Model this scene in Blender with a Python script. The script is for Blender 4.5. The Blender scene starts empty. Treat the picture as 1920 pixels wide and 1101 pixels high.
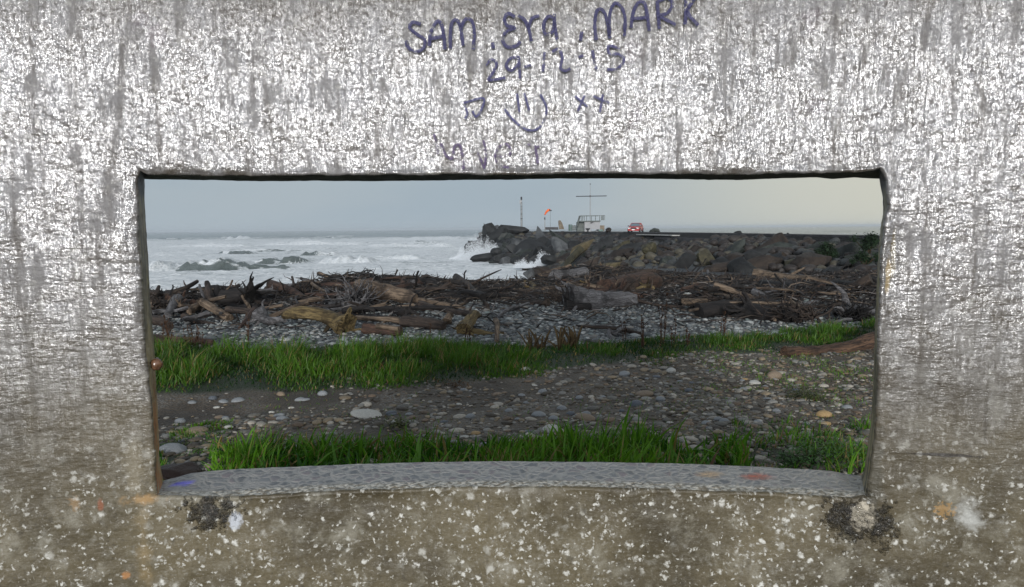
import bpy, math, random
import numpy as np
from mathutils import Vector, Matrix, Euler

C = bpy.context.scene.collection
sc = bpy.context.scene
R = math.radians

# ------------------------------------------------------------------ camera
F_PX, PW, PH = 1250.0, 1920.0, 1101.0
PITCH, ROLL = R(5.55), R(-0.505)
EYE = Vector((0, 0, 1.6))
cam_d = bpy.data.cameras.new("camera")
cam_d.sensor_width = 36.0
cam_d.lens = 36.0 * F_PX / PW
cam_d.clip_start = 0.05
cam_d.clip_end = 20000
cam = bpy.data.objects.new("camera", cam_d)
C.objects.link(cam)
CM = (Matrix.Rotation(R(90) - PITCH, 3, 'X') @ Matrix.Rotation(ROLL, 3, 'Z'))
cam.matrix_world = Matrix.Translation(EYE) @ CM.to_4x4()
sc.camera = cam

def ray(px, py):
    d = CM @ Vector(((px - PW / 2) / F_PX, -(py - PH / 2) / F_PX, -1.0))
    return d / d.y
def at(px, py, depth):
    return EYE + ray(px, py) * depth

# ------------------------------------------------------------------ world, sun, exposure
SUN_EL, SUN_AZ = R(9.5), R(184)      # low sun behind the camera, veiled by cloud
w = bpy.data.worlds.new("World")
sc.world = w
w.use_nodes = True
wt = w.node_tree
wt.nodes.clear()
def wn(t, **k):
    n = wt.nodes.new(t)
    for a, v in k.items():
        setattr(n, a, v)
    return n
wo = wn('ShaderNodeOutputWorld'); bg = wn('ShaderNodeBackground')
wt.links.new(bg.outputs[0], wo.inputs[0])
sky = wn('ShaderNodeTexSky', sky_type='NISHITA', sun_disc=False)
sky.sun_elevation = SUN_EL; sky.sun_rotation = SUN_AZ; sky.dust_density = 4.0
tc = wn('ShaderNodeTexCoord')
sep = wn('ShaderNodeSeparateXYZ'); wt.links.new(tc.outputs['Generated'], sep.inputs[0])
def wmath(op, a, b=None, c=None, clamp=False):
    n = wn('ShaderNodeMath', operation=op, use_clamp=clamp)
    for i, v in enumerate((a, b, c)):
        if v is None: continue
        if isinstance(v, (int, float)): n.inputs[i].default_value = v
        else: wt.links.new(v, n.inputs[i])
    return n.outputs[0]
def wmix(f, a, b):
    n = wn('ShaderNodeMix', data_type='RGBA')
    for s, v in ((n.inputs[0], f), (n.inputs[6], a), (n.inputs[7], b)):
        if isinstance(v, (int, float)): s.default_value = v
        elif isinstance(v, tuple): s.default_value = (*v, 1)
        else: wt.links.new(v, s)
    return n.outputs[2]
def wmap(v, a, b, lo=0.0, hi=1.0):
    n = wn('ShaderNodeMapRange', interpolation_type='SMOOTHSTEP')
    wt.links.new(v, n.inputs[0])
    for i, q in zip((1, 2, 3, 4), (a, b, lo, hi)): n.inputs[i].default_value = q
    return n.outputs[0]
mp = wn('ShaderNodeMapping'); mp.inputs['Scale'].default_value = (1.2, 1.2, 5.0)
wt.links.new(tc.outputs['Generated'], mp.inputs[0])
nz = wn('ShaderNodeTexNoise'); nz.inputs['Scale'].default_value = 2.2; nz.inputs['Detail'].default_value = 5; nz.inputs['Roughness'].default_value = 0.5
wt.links.new(mp.outputs[0], nz.inputs[0])
east = wmap(sep.outputs[0], 0.02, 0.52)
col = wmix(east, (0.375, 0.455, 0.520), (0.63, 0.630, 0.54))
cl = wmap(nz.outputs[0], 0.35, 0.70)
col2 = wmix(wmath('MULTIPLY', cl, 0.16), col, (0.62, 0.64, 0.62))
up = wmap(sep.outputs[2], 0.05, 0.9)
col3 = wmix(up, col2, (0.42, 0.47, 0.54))
back = wmap(wmath('MULTIPLY', sep.outputs[1], -1.0), 0.15, 1.0)
lowb = wmap(sep.outputs[2], 0.75, 0.05)
col4 = wmix(wmath('MULTIPLY', back, lowb), col3, (1.30, 1.46, 1.78))
skys = wn('ShaderNodeVectorMath', operation='SCALE'); wt.links.new(sky.outputs[0], skys.inputs[0]); skys.inputs['Scale'].default_value = 0.10
colf = wmix(0.06, col4, skys.outputs[0])
wt.links.new(colf, bg.inputs[0]); bg.inputs[1].default_value = 1.0

sl = bpy.data.lights.new("sun", 'SUN')
sl.energy = 3.05; sl.angle = R(9); sl.color = (1.0, 0.985, 0.965)
so = bpy.data.objects.new("sun", sl); C.objects.link(so)
sdir = Vector((math.sin(SUN_AZ) * math.cos(SUN_EL), math.cos(SUN_AZ) * math.cos(SUN_EL), math.sin(SUN_EL)))
so.rotation_euler = sdir.to_track_quat('Z', 'Y').to_euler()

sc.view_settings.view_transform = 'Standard'
sc.view_settings.look = 'None'
sc.view_settings.exposure = 0.0
sc.view_settings.gamma = 1.0
sc.render.engine = 'CYCLES'
sc.cycles.use_denoising = True
sc.cycles.max_bounces = 6
sc.cycles.volume_bounces = 1
sc.cycles.sample_clamp_indirect = 4.0

# ------------------------------------------------------------------ numeric noise
def _hash(ix, iy, iz, s=0):
    h = (ix * 374761393 + iy * 668265263 + iz * 2147483647 + s * 974711) & 0xffffffff
    h = ((h ^ (h >> 13)) * 1274126177) & 0xffffffff
    h = ((h ^ (h >> 16)) * 2246822519) & 0xffffffff
    return ((h ^ (h >> 15)) & 0xffffff) / float(0xffffff)
def vnoise(x, y, z=0.0, s=0):
    x, y, z = np.broadcast_arrays(np.asarray(x, float), np.asarray(y, float), np.asarray(z, float))
    ix, iy, iz = np.floor(x).astype(np.int64), np.floor(y).astype(np.int64), np.floor(z).astype(np.int64)
    fx, fy, fz = x - ix, y - iy, z - iz
    fx, fy, fz = (t * t * (3 - 2 * t) for t in (fx, fy, fz))
    r = 0
    for a in (0, 1):
        for b in (0, 1):
            for c in (0, 1):
                r = r + _hash(ix + a, iy + b, iz + c, s) * (fx if a else 1 - fx) * (fy if b else 1 - fy) * (fz if c else 1 - fz)
    return r * 2 - 1
def fbm(x, y, z=0.0, o=4, s=0):
    r, a = 0, 1.0
    for i in range(o):
        r = r + a * vnoise(np.asarray(x) * 2 ** i, np.asarray(y) * 2 ** i, np.asarray(z) * 2 ** i, s + i)
        a *= 0.5
    return r
def sstep(a, b, x):
    t = np.clip((np.asarray(x, float) - a) / (b - a), 0, 1)
    return t * t * (3 - 2 * t)

# ------------------------------------------------------------------ object helpers
def tag(o, label=None, cat=None, group=None, kind=None):
    if label: o['label'] = label
    if cat: o['category'] = cat
    if group: o['group'] = group
    if kind: o['kind'] = kind
    return o
def mesh(name, V, Fc, m=None, smooth=True, cols=None):
    me = bpy.data.meshes.new(name)
    V = np.asarray(V, np.float32)
    if isinstance(Fc, np.ndarray):
        n, k = Fc.shape
        me.vertices.add(len(V)); me.vertices.foreach_set('co', V.ravel())
        me.loops.add(n * k); me.loops.foreach_set('vertex_index', Fc.astype(np.int32).ravel())
        me.polygons.add(n)
        me.polygons.foreach_set('loop_start', np.arange(0, n * k, k, dtype=np.int32))
        me.polygons.foreach_set('loop_total', np.full(n, k, np.int32))
        me.update(calc_edges=True)
    else:
        me.from_pydata([tuple(v) for v in V], [], Fc)
        me.update()
    if smooth:
        me.polygons.foreach_set('use_smooth', np.ones(len(me.polygons), bool))
    if cols is not None:
        a = me.color_attributes.new("Col", 'FLOAT_COLOR', 'POINT')
        c4 = np.ones((len(V), 4), np.float32); c4[:, :3] = cols
        a.data.foreach_set('color', c4.ravel())
    if m: me.materials.append(m)
    return me
def obj(name, me, parent=None, loc=None, rot=None, scale=None):
    o = bpy.data.objects.new(name, me); C.objects.link(o)
    if parent: o.parent = parent
    if loc is not None: o.location = loc
    if rot is not None: o.rotation_euler = rot
    if scale is not None: o.scale = scale
    return o
def empty(name, loc=(0, 0, 0), rz=0.0):
    o = bpy.data.objects.new(name, None); C.objects.link(o)
    o.location = loc; o.rotation_euler = (0, 0, rz); o.empty_display_size = 0.2
    return o
class MB:
    def __init__(s): s.v = []; s.f = []
    def add(s, V, Fc):
        b = len(s.v); s.v += [tuple(p) for p in V]; s.f += [tuple(i + b for i in f) for f in Fc]; return s
    def box(s, c, d, rz=0.0, M=None):
        V = [Vector((x * d[0] / 2, y * d[1] / 2, z * d[2] / 2)) for x in (-1, 1) for y in (-1, 1) for z in (-1, 1)]
        if rz: V = [Matrix.Rotation(rz, 3, 'Z') @ v for v in V]
        if M: V = [M @ v for v in V]
        V = [v + Vector(c) for v in V]
        return s.add(V, [(0, 1, 3, 2), (4, 6, 7, 5), (0, 4, 5, 1), (2, 3, 7, 6), (0, 2, 6, 4), (1, 5, 7, 3)])
    def tube(s, pts, rad, n=8, cap=True):
        pts = [Vector(p) for p in pts]
        if isinstance(rad, (int, float)): rad = [rad] * len(pts)
        rings = []
        up = Vector((0, 0, 1))
        for i, p in enumerate(pts):
            t = (pts[min(i + 1, len(pts) - 1)] - pts[max(i - 1, 0)])
            t = t.normalized() if t.length > 1e-9 else up
            a = t.cross(up)
            if a.length < 0.05: a = t.cross(Vector((1, 0, 0)))
            a.normalize(); b = t.cross(a)
            rings.append([p + (a * math.cos(2 * math.pi * k / n) + b * math.sin(2 * math.pi * k / n)) * rad[i] for k in range(n)])
        V = [q for r in rings for q in r]
        Fc = []
        for i in range(len(pts) - 1):
            for k in range(n):
                a0, a1 = i * n + k, i * n + (k + 1) % n
                Fc.append((a0, a1, a1 + n, a0 + n))
        if cap:
            Fc.append(tuple(range(n - 1, -1, -1))); Fc.append(tuple((len(pts) - 1) * n + k for k in range(n)))
        return s.add(V, Fc)
    def build(s, name, m, parent=None, smooth=False, loc=None):
        me = mesh(name, s.v, s.f, m, smooth)
        return obj(name, me, parent, loc)

# ------------------------------------------------------------------ material helpers
class NT:
    def __init__(s, name):
        s.m = bpy.data.materials.new(name); s.m.use_nodes = True
        s.t = s.m.node_tree; s.t.nodes.clear()
        s.out = s.t.nodes.new('ShaderNodeOutputMaterial')
        s.b = s.t.nodes.new('ShaderNodeBsdfPrincipled')
        s.t.links.new(s.b.outputs[0], s.out.inputs[0])
        s.co = s.t.nodes.new('ShaderNodeTexCoord').outputs['Object']
    def n(s, t, **k):
        n = s.t.nodes.new(t)
        for a, v in k.items(): setattr(n, a, v)
        return n
    def lk(s, a, b):
        if isinstance(a, (int, float)): b.default_value = a
        elif isinstance(a, (tuple, list)): b.default_value = (*a, 1) if len(b.default_value) == 4 else a
        else: s.t.links.new(a, b)
    def scale(s, v, co=None, off=(0, 0, 0)):
        m = s.n('ShaderNodeMapping'); m.inputs['Scale'].default_value = v; m.inputs['Location'].default_value = off
        s.lk(co or s.co, m.inputs[0]); return m.outputs[0]
    def noise(s, sc_, det=4, rough=0.55, co=None, dist=0.0, colour=False):
        n = s.n('ShaderNodeTexNoise'); s.lk(co or s.co, n.inputs[0])
        n.inputs['Scale'].default_value = sc_; n.inputs['Detail'].default_value = det
        n.inputs['Roughness'].default_value = rough; n.inputs['Distortion'].default_value = dist
        return n.outputs[1 if colour else 0]
    def vor(s, sc_, co=None, feat='F1', out=0, rnd=1.0):
        n = s.n('ShaderNodeTexVoronoi', feature=feat); s.lk(co or s.co, n.inputs[0])
        n.inputs['Scale'].default_value = sc_
        n.inputs['Randomness'].default_value = rnd
        return n.outputs[out]
    def math(s, op, a, b=0.0, c=0.0, clamp=False):
        n = s.n('ShaderNodeMath', operation=op, use_clamp=clamp)
        for i, v in enumerate((a, b, c)): s.lk(v, n.inputs[i])
        return n.outputs[0]
    def map(s, v, a, b, lo=0.0, hi=1.0, smooth=True):
        n = s.n('ShaderNodeMapRange', interpolation_type='SMOOTHSTEP' if smooth else 'LINEAR')
        for i, q in enumerate((v, a, b, lo, hi)): s.lk(q, n.inputs[i])
        return n.outputs[0]
    def mix(s, f, a, b, mode='MIX'):
        n = s.n('ShaderNodeMix', data_type='RGBA', blend_type=mode)
        s.lk(f, n.inputs[0]); s.lk(a, n.inputs[6]); s.lk(b, n.inputs[7]); return n.outputs[2]
    def bump(s, h, dist, strength=1.0, prev=None):
        n = s.n('ShaderNodeBump'); n.inputs['Strength'].default_value = strength; n.inputs['Distance'].default_value = dist
        s.lk(h, n.inputs['Height'])
        if prev: s.lk(prev, n.inputs['Normal'])
        return n.outputs[0]
    def attr(s, name="Col"):
        return s.n('ShaderNodeAttribute', attribute_name=name).outputs[0]
    def done(s, col=None, rough=None, spec=None, normal=None, metal=None, alpha=None):
        for k, v in (('Base Color', col), ('Roughness', rough), ('Specular IOR Level', spec), ('Normal', normal), ('Metallic', metal), ('Alpha', alpha)):
            if v is not None: s.lk(v, s.b.inputs[k])
        return s.m
def plain(name, col, rough=0.6, spec=0.5, var=0.25, sc_=6.0, bump=0.0, metal=0.0):
    t = NT(name)
    c = t.mix(t.map(t.noise(sc_, 5), 0.3, 0.7), tuple(x * (1 - var) for x in col), tuple(min(1, x * (1 + var)) for x in col))
    nm = t.bump(t.noise(sc_ * 6, 3), bump) if bump else None
    return t.done(c, rough, spec, nm, metal)

# ------------------------------------------------------------------ terrain
SEA_Z = -3.9
CR_X = [-300, -60, -9, -4, 0, 3, 6, 9, 16, 22, 60, 300]
CR_Y = [8, 11, 15.5, 18.5, 21.5, 29, 36, 40, 44, 48, 60, 90]
# low mounds of drift debris: x, y, sx, sy, height
MOUNDS = [(-9.5, 14.6, 2.2, 0.9, .34), (-7, 15.6, 1.6, .8, .26), (-4.4, 17.6, 2.0, 1.3, .44), (-2.2, 18.6, 2.2, 1.2, .34), (0.3, 20.6, 2.6, 1.3, .26),
          (2.6, 22.5, 1.6, 2.2, .42), (4.0, 25.5, 2.0, 2.5, .36), (-6.3, 12.8, 1.3, .45, .14), (-3.2, 12.6, 1.2, .4, .12), (-0.9, 15.2, 2.0, .7, .16),
          (4.2, 14.3, 1.5, .75, .30), (6.2, 13.0, 1.6, .9, .34), (8.0, 13.5, 1.2, .9, .4), (8.5, 20.5, 2.5, 1.0, .2), (12, 24, 3.5, 1.8, .3), (6.2, 23, 2.0, 1.6, .22),
          (2.2, 16.2, 1.2, .5, .14), (-3.4, 14.9, 2.6, .8, .20), (-1.0, 17.0, 2.2, .8, .16), (5.4, 17.0, 2.6, .9, .18), (8.6, 16.6, 1.6, .8, .2), (-6.6, 14.0, 1.8, .6, .16)]
def terr(x, y, detail=True):
    x = np.asarray(x, float); y = np.asarray(y, float)
    z = -0.5 * sstep(10, 30, y)
    yc = np.interp(x, CR_X, CR_Y)
    z = z - 4.6 * sstep(0.0, 15.0, y - yc)
    z = z - 3.0 * sstep(15, 60, y - yc)
    mo = 0
    for (mx, my, sx, sy, h) in MOUNDS:
        mo = mo + h * 0.62 * np.exp(-((x - mx) / sx) ** 2 - ((y - my) / sy) ** 2)
    near = 1 - sstep(60, 120, np.abs(x) + np.abs(y))
    if detail:
        z = z + near * (0.03 * fbm(x * 0.6, y * 0.6, 0, 3) + 0.012 * fbm(x * 4, y * 4, 0, 3, 7))
        mo = mo * (1 + 0.5 * fbm(x * 1.3, y * 1.3, 0, 3, 21))
    # shallow wheel rut in the dirt track
    z = z - near * 0.03 * np.exp(-((y - (6.1 + 0.12 * x)) / 0.35) ** 2)
    # gentle raised bank under the far grass
    z = z + near * 0.05 * np.exp(-((y - (7.9 + 0.2 * x)) / 0.9) ** 2)
    return z + mo
def gnd(px, py, lift=0.0):
    r = ray(px, py)
    ds = np.concatenate([np.arange(1.5, 30, .03), np.arange(30, 80, .1)])
    below = EYE.z + r.z * ds <= terr(r.x * ds, r.y * ds) + lift
    return EYE + r * float(ds[int(np.argmax(below))] if below.any() else 80.0)

GF_X = [-12, -5, -3.3, -.33, 1.0, 1.9, 3.0, 4.6, 8, 14]
GF_Y = [6.0, 6.1, 6.35, 7.0, 7.35, 7.75, 8.15, 8.6, 9.3, 10]
GB_X = [-12, -5, -1, 1.5, 3.5, 5.2, 8, 14]
GB_Y = [8.7, 8.85, 8.95, 9.15, 9.6, 10.5, 11.2, 12]
def build_ground():
    def axis(a0, b0, n, far):
        core = np.linspace(a0, b0, n)
        ext = [b0]; st = (b0 - a0) / (n - 1)
        while ext[-1] < far: st *= 1.28; ext.append(ext[-1] + st)
        lo = [a0]; st = (b0 - a0) / (n - 1)
        while lo[-1] > -far: st *= 1.28; lo.append(lo[-1] - st)
        return np.concatenate([np.array(lo[1:][::-1]), core, np.array(ext[1:])])
    xs = axis(-14, 18, 420, 6000)
    ya = np.concatenate([np.linspace(3.0, 12, 190), np.linspace(12.06, 46, 330)])
    ext = [46.0]; st = .1
    while ext[-1] < 400: st *= 1.25; ext.append(ext[-1] + st)
    lo = [3.0]; st = .06
    while lo[-1] > -6000: st *= 1.25; lo.append(lo[-1] - st)
    ys = np.concatenate([np.array(lo[1:][::-1]), ya, np.array(ext[1:])])
    X, Y = np.meshgrid(xs, ys)
    Z = terr(X, Y)
    nx, ny = len(xs), len(ys)
    idx = np.arange(nx * ny).reshape(ny, nx)
    Fc = np.stack([idx[:-1, :-1], idx[:-1, 1:], idx[1:, 1:], idx[1:, :-1]], -1).reshape(-1, 4)
    V = np.stack([X, Y, Z], -1).reshape(-1, 3)
    wob = 0.25 * fbm(X * 1.1, Y * 1.1, 0, 4, 3)
    g = sstep(-0.12, 0.12, Y - np.interp(X, GF_X, GF_Y) + wob * .6) * (1 - sstep(-0.1, 0.2, Y - np.interp(X, GB_X, GB_Y) + wob))
    g = np.maximum(g, (1 - sstep(4.7, 5.2, Y + wob)) * .8)
    g = np.maximum(g, (Y < 3.5) * 1.0)
    beach = sstep(-0.2, 0.2, Y - np.interp(X, GB_X, GB_Y) + wob)
    mo = 0
    for (mx, my, sx, sy, h) in MOUNDS:
        mo = mo + h * np.exp(-((X - mx) / sx) ** 2 - ((Y - my) / sy) ** 2)
    deb = sstep(0.06, 0.16, mo * (1 + .6 * fbm(X * 2, Y * 2, 0, 3, 5)))
    cols = np.stack([g, beach, deb], -1).reshape(-1, 3)
    t = NT('ground_material')
    a = t.n('ShaderNodeSeparateColor'); t.lk(t.attr(), a.inputs[0])
    n1 = t.noise(1.3, 6, .6); n2 = t.noise(30, 5, .65)
    dirt = t.mix(t.map(n1, .35, .65), (0.046, 0.034, 0.022), (0.100, 0.076, 0.050))
    dirt = t.mix(t.map(n2, .45, .75), dirt, (0.03, 0.026, 0.02))
    vc = t.n('ShaderNodeTexVoronoi'); t.lk(t.co, vc.inputs[0]); vc.inputs['Scale'].default_value = 42
    vs = t.n('ShaderNodeSeparateColor'); t.lk(vc.outputs[1], vs.inputs[0])
    peb = t.mix(vs.outputs[0], (0.05, 0.052, 0.052), (0.22, 0.22, 0.21))
    pm = t.map(vc.outputs[0], .55, .35)
    dirt = t.mix(t.math('MULTIPLY', pm, t.map(n1, .42, .66, 0, .7)), dirt, peb)
    vb = t.n('ShaderNodeTexVoronoi'); t.lk(t.co, vb.inputs[0]); vb.inputs['Scale'].default_value = 17
    vbs = t.n('ShaderNodeSeparateColor'); t.lk(vb.outputs[1], vbs.inputs[0])
    bch = t.mix(vbs.outputs[1], (0.03, 0.034, 0.037), (0.12, 0.135, 0.14))
    bch = t.mix(t.map(vb.outputs[0], .35, .6), bch, (0.015, 0.016, 0.018))
    soil = t.mix(n2, (0.008, 0.016, 0.004), (0.02, 0.028, 0.008))
    debc = t.mix(n2, (0.004, 0.003, 0.003), (0.014, 0.011, 0.009))  # drift debris, near black: shade between the logs is painted into it
    c = t.mix(a.outputs[1], dirt, bch)
    c = t.mix(a.outputs[0], c, soil)
    c = t.mix(a.outputs[2], c, debc)
    nb = t.bump(t.math('MULTIPLY', vc.outputs[0], -1.0), .012)
    nb = t.bump(n2, .01, prev=nb)
    m = t.done(c, .6, .35, nb)
    o = obj('ground', mesh('ground', V, Fc, m, True, cols))
    tag(o, kind='structure')
build_ground()

# ------------------------------------------------------------------ sea
BREAK = []   # x, y, half length, height, foam on crest (0..1), face dark
def bridge(px0, px1, py, H, foam, dark, hsea=5.5):
    dy = py - (429.0 - 0.0088 * ((px0 + px1) / 2 - 960))
    d = hsea * F_PX / dy
    BREAK.append((((px0 + px1) / 2 - 960) / F_PX * d, d, (px1 - px0) / 2 / F_PX * d, H, foam, dark))
bridge(285, 330, 507, 1.8, 1.0, 0.0)
bridge(312, 468, 506, 2.0, 0.6, 1.35)
bridge(400, 560, 503, 0.9, 0.3, .8)
bridge(484, 576, 493, 1.45, 0.3, 1.35)
bridge(598, 700, 493, 1.7, .9, .3)
bridge(690, 800, 486, 1.2, 1.0, .2)
bridge(560, 640, 478, 1.2, .3, .9)
bridge(400, 480, 476, 1.1, .3, .9)
bridge(300, 480, 463, 1.6, 1.0, .2)
bridge(480, 700, 459, 1.9, 1.0, .3)
bridge(680, 860, 463, 1.8, 1.0, .2)
bridge(425, 480, 449, 2.6, 1.0, .3)
bridge(540, 640, 447, 2.2, .3, .5)
bridge(700, 900, 449, 2.2, 1.0, .4)
bridge(280, 380, 449, 1.8, .4, .6)
_r = random.Random(5)
for i in range(46):
    d = 150 * math.exp(_r.random() * 1.9)
    x = (_r.random() * 1.5 - .75) * d
    BREAK.append((x, d, d * _r.uniform(.03, .10), _r.uniform(.8, 1.9) * (1 if d > 200 else .6), _r.random() ** .6, .4))
def build_sea():
    q = 5.5 * F_PX
    dys = np.arange(170, 1.0, -0.36)
    ys = q / dys
    ys = np.concatenate([ys, [9000.0]])
    tx = np.concatenate([-np.geomspace(8, .86, 24)[:-1], np.linspace(-.84, .84, 760), np.geomspace(.86, 8, 24)])
    T, Y = np.meshgrid(tx, ys)
    X = T * Y
    amp = np.clip(Y / 200.0, .25, 1.0)
    Z = SEA_Z + amp * .28 * fbm(X / 14, Y / 6, 0, 4, 11) + .10 * fbm(X / 2.6, Y / 1.3, 0, 3, 12) * (Y < 400)
    Z = Z + (1 - sstep(20, 60, Y - 60)) * 0.05 * fbm(X * 1.2, Y * .8, 0, 2, 13)
    foam = 0.80 * sstep(700, 330, Y) + 0.22
    foam = foam + 0.16 * fbm(X / 9, Y / 7, 0, 4, 14)
    # lee side of the breakwater is calmer and greyer
    lee = sstep(16, 24, X - np.interp(Y, [0, 60, 120, 200, 9000], [0, 0, -1, 0, 1500]))
    foam = foam - lee * (.42 - .3 * sstep(.12, .4, fbm(X / 60, Y / 22, 0, 3, 31)))
    for (bx, by, hl, H, fo, dk) in BREAK:
        r0 = int(np.searchsorted(ys, by - 14 - H * 5)); r1 = int(np.searchsorted(ys, by + 20 + H * 12)) + 1
        r0 = max(0, r0 - 1)
        sl_ = slice(r0, min(r1, len(ys)))
        Xs, Ys = X[sl_], Y[sl_]
        u = (Xs - bx) / hl
        cm = np.where(np.abs(u).min(0) < 1.05)[0]
        if not len(cm): continue
        sel = (sl_, slice(cm[0], cm[-1] + 1))
        Xs, Ys, u = X[sel], Y[sel], u[:, cm[0]:cm[-1] + 1]
        xr = Xs
        edge = np.clip(1 - np.abs(u) ** 5, 0, 1) * (.72 + .3 * fbm(xr / (hl * .28), bx, 0, 3, 23))
        yy = by + .8 * np.sin(xr / hl * 1.3 + bx) + fbm(xr / (hl * .6), by, 0, 3, 17) * 1.6
        dd = Ys - yy
        wf, wb = H * 1.3, H * 4.0
        prof = np.where(dd < 0, np.exp(-(dd / wf) ** 2), np.exp(-(dd / wb) ** 2))
        Zn = SEA_Z - .1 + H * prof * edge + .10 * fbm(Xs / 1.5, Ys, 0, 3, 19) * (0.4 + fo)
        Z[sel] = np.maximum(Z[sel], Zn)
        face = np.exp(-((dd + wf * .8) / (wf * .9)) ** 2) * sstep(.1, .7, edge)
        f_ = foam[sel] - face * dk * (.80 + 1.1 * fbm(xr / 2.6 + dd * .3, dd / 1.4, 0, 3, 20))
        crest = np.exp(-((dd + (wf * .7 if fo > .8 else -wf * .2)) / (wf * (1.1 if fo > .8 else .5))) ** 2) * np.clip(edge, 0, 1)
        foam[sel] = f_ + crest * fo * .9
    foam = np.clip(foam, np.where(Y < 260, .20, 0), 1.3)
    ny, nx = X.shape
    idx = np.arange(nx * ny).reshape(ny, nx)
    Fc = np.stack([idx[:-1, :-1], idx[:-1, 1:], idx[1:, 1:], idx[1:, :-1]], -1).reshape(-1, 4)
    V = np.stack([X, Y, Z], -1).reshape(-1, 3)
    cols = np.repeat(foam.reshape(-1, 1), 3, 1)
    t = NT('sea_water')
    a = t.n('ShaderNodeSeparateColor'); t.lk(t.attr(), a.inputs[0])
    n1 = t.noise(1.0, 8, .66, t.scale((.16, .42, .5)), .8)
    n2 = t.noise(1.0, 6, .7, t.scale((.9, 1.6, 2)), 1.2)
    f = t.math('ADD', a.outputs[0], t.math('MULTIPLY', t.math('SUBTRACT', n1, .5), 1.5))
    f = t.math('ADD', f, t.math('MULTIPLY', t.math('SUBTRACT', n2, .5), 1.3))
    fm = t.map(f, .46, .98)
    water = t.mix(n1, (0.060, 0.078, 0.070), (0.150, 0.175, 0.162))
    foamc = t.mix(t.map(n2, .3, .7), (0.50, 0.54, 0.55), (0.90, 0.91, 0.90))
    c = t.mix(fm, water, foamc)
    rough = t.map(fm, 0, 1, .18, .8)
    nb = t.bump(n1, .5); nb = t.bump(n2, .22, prev=nb); nb = t.bump(t.noise(4, 5, .6), .05, prev=nb)
    o = obj('sea', mesh('sea', V, Fc, t.done(c, rough, .5, nb), True, cols))
    tag(o, kind='structure')
build_sea()
FOAM = plain('spray_foam', (0.82, 0.85, 0.87), .9, .1, .05)

def flecks(pts, size, rng):
    n = len(pts)
    base = np.array([[1, 0, 0], [-1, 0, 0], [0, 1, 0], [0, -1, 0], [0, 0, 1], [0, 0, -1]], float)
    fb = np.array([[0, 2, 4], [2, 1, 4], [1, 3, 4], [3, 0, 4], [2, 0, 5], [1, 2, 5], [3, 1, 5], [0, 3, 5]])
    V = (base[None] * rng.uniform(.5, 1.3, (n, 6, 1)) * size[:, None, None] + pts[:, None]).reshape(-1, 3)
    Fc = (fb[None] + (np.arange(n) * 6)[:, None, None]).reshape(-1, 3)
    return V, Fc
def spray(name, path, n, seed, smin, smax):
    """path: (px, py_water, py_top, depth, half width m)"""
    rng = np.random.default_rng(seed)
    P = []
    path = np.array(path, float)
    for i in range(n):
        u = rng.random() * (len(path) - 1)
        k = int(u); f = u - k
        px, pw, pt, d, wd = path[k] * (1 - f) + path[k + 1] * f
        v = min(1.5, abs(rng.normal(0, .55)) ** 1.15)
        lump = .70 + .42 * float(fbm(px / 11.0, seed, 0, 2, 2))
        py = pw + (pt - pw) * v * max(.15, lump) * rng.uniform(.75, 1.12)
        p = at(px + rng.normal() * 3 * (1 - v * .3) , py, d + rng.normal() * wd)
        P.append(p[:])
    P = np.array(P)
    V, Fc = flecks(P, rng.uniform(smin, smax, n), rng)
    o = obj(name, mesh(name, V, Fc, FOAM, True))
    tag(o, kind='stuff')
    return o
spray('sea_spray', [(845, 490, 482, 122, 1.5), (870, 492, 468, 120, 1.6), (895, 490, 452, 118, 1.6), (915, 488, 452, 117, 1.3), (934, 480, 458, 117, .8)], 34000, 3, .014, .065)
spray('sea_spray', [(968, 503, 496, 90, .6), (990, 503, 486, 87, .8), (1012, 500, 480, 86, .8), (1030, 495, 483, 86, .5)], 16000, 4, .012, .05)

# ------------------------------------------------------------------ concrete wall with its window
WD, WR, WT = 1.0, 3.0, 0.115
def on_wall(px, py, rad=WR, inset=0.0):
    r = ray(px, py); r_ = rad - inset
    a = r.x ** 2 + r.y ** 2; cy = WD - WR
    b = -2 * r.y * cy; c = cy ** 2 - r_ ** 2
    t = (-b + math.sqrt(b * b - 4 * a * c)) / (2 * a)
    return EYE + r * t
def cyl(phi, z, rad):      # phi: angle around the shell's axis, 0 straight ahead
    return (rad * math.sin(phi), WD - WR + rad * math.cos(phi), z)
def to_cyl(p):
    return math.atan2(p.x, p.y - (WD - WR)), p.z
F_TOP = [(262, 321), (275, 327), (300, 328), (400, 329), (500, 330), (600, 329), (700, 328), (850, 327), (960, 327), (1080, 326), (1200, 325), (1330, 327), (1400, 327), (1500, 325), (1600, 322), (1640, 320), (1652, 314)]
F_RIGHT = [(1652, 314), (1662, 335), (1668, 385), (1660, 405), (1655, 450), (1652, 500), (1650, 560), (1647, 620), (1646, 700), (1643, 780), (1640, 820), (1632, 870), (1628, 905), (1624, 930)]
F_BOT = [(1624, 930), (1600, 934), (1550, 932), (1480, 928), (1400, 924), (1300, 920), (1200, 917), (1080, 914), (960, 914), (850, 915), (750, 918), (650, 921), (560, 925), (480, 930), (420, 934), (350, 932), (294, 930)]
F_LEFT = [(294, 930), (291, 900), (289, 850), (284, 790), (280, 740), (276, 690), (271, 640), (268, 600), (265, 550), (261, 480), (258, 420), (256, 370), (256, 335), (262, 321)]
B_TOP = [(271, 336), (400, 338), (500, 340), (600, 339), (700, 340), (850, 338), (960, 337), (1050, 335), (1200, 335), (1380, 338), (1450, 335), (1530, 333), (1560, 336), (1600, 333), (1649, 335)]
B_RIGHT = [(1649, 335), (1655, 372), (1656, 400), (1651, 430), (1646, 500), (1643, 560), (1640, 620), (1638, 700), (1634, 780), (1628, 830), (1621, 880), (1615, 893)]
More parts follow.
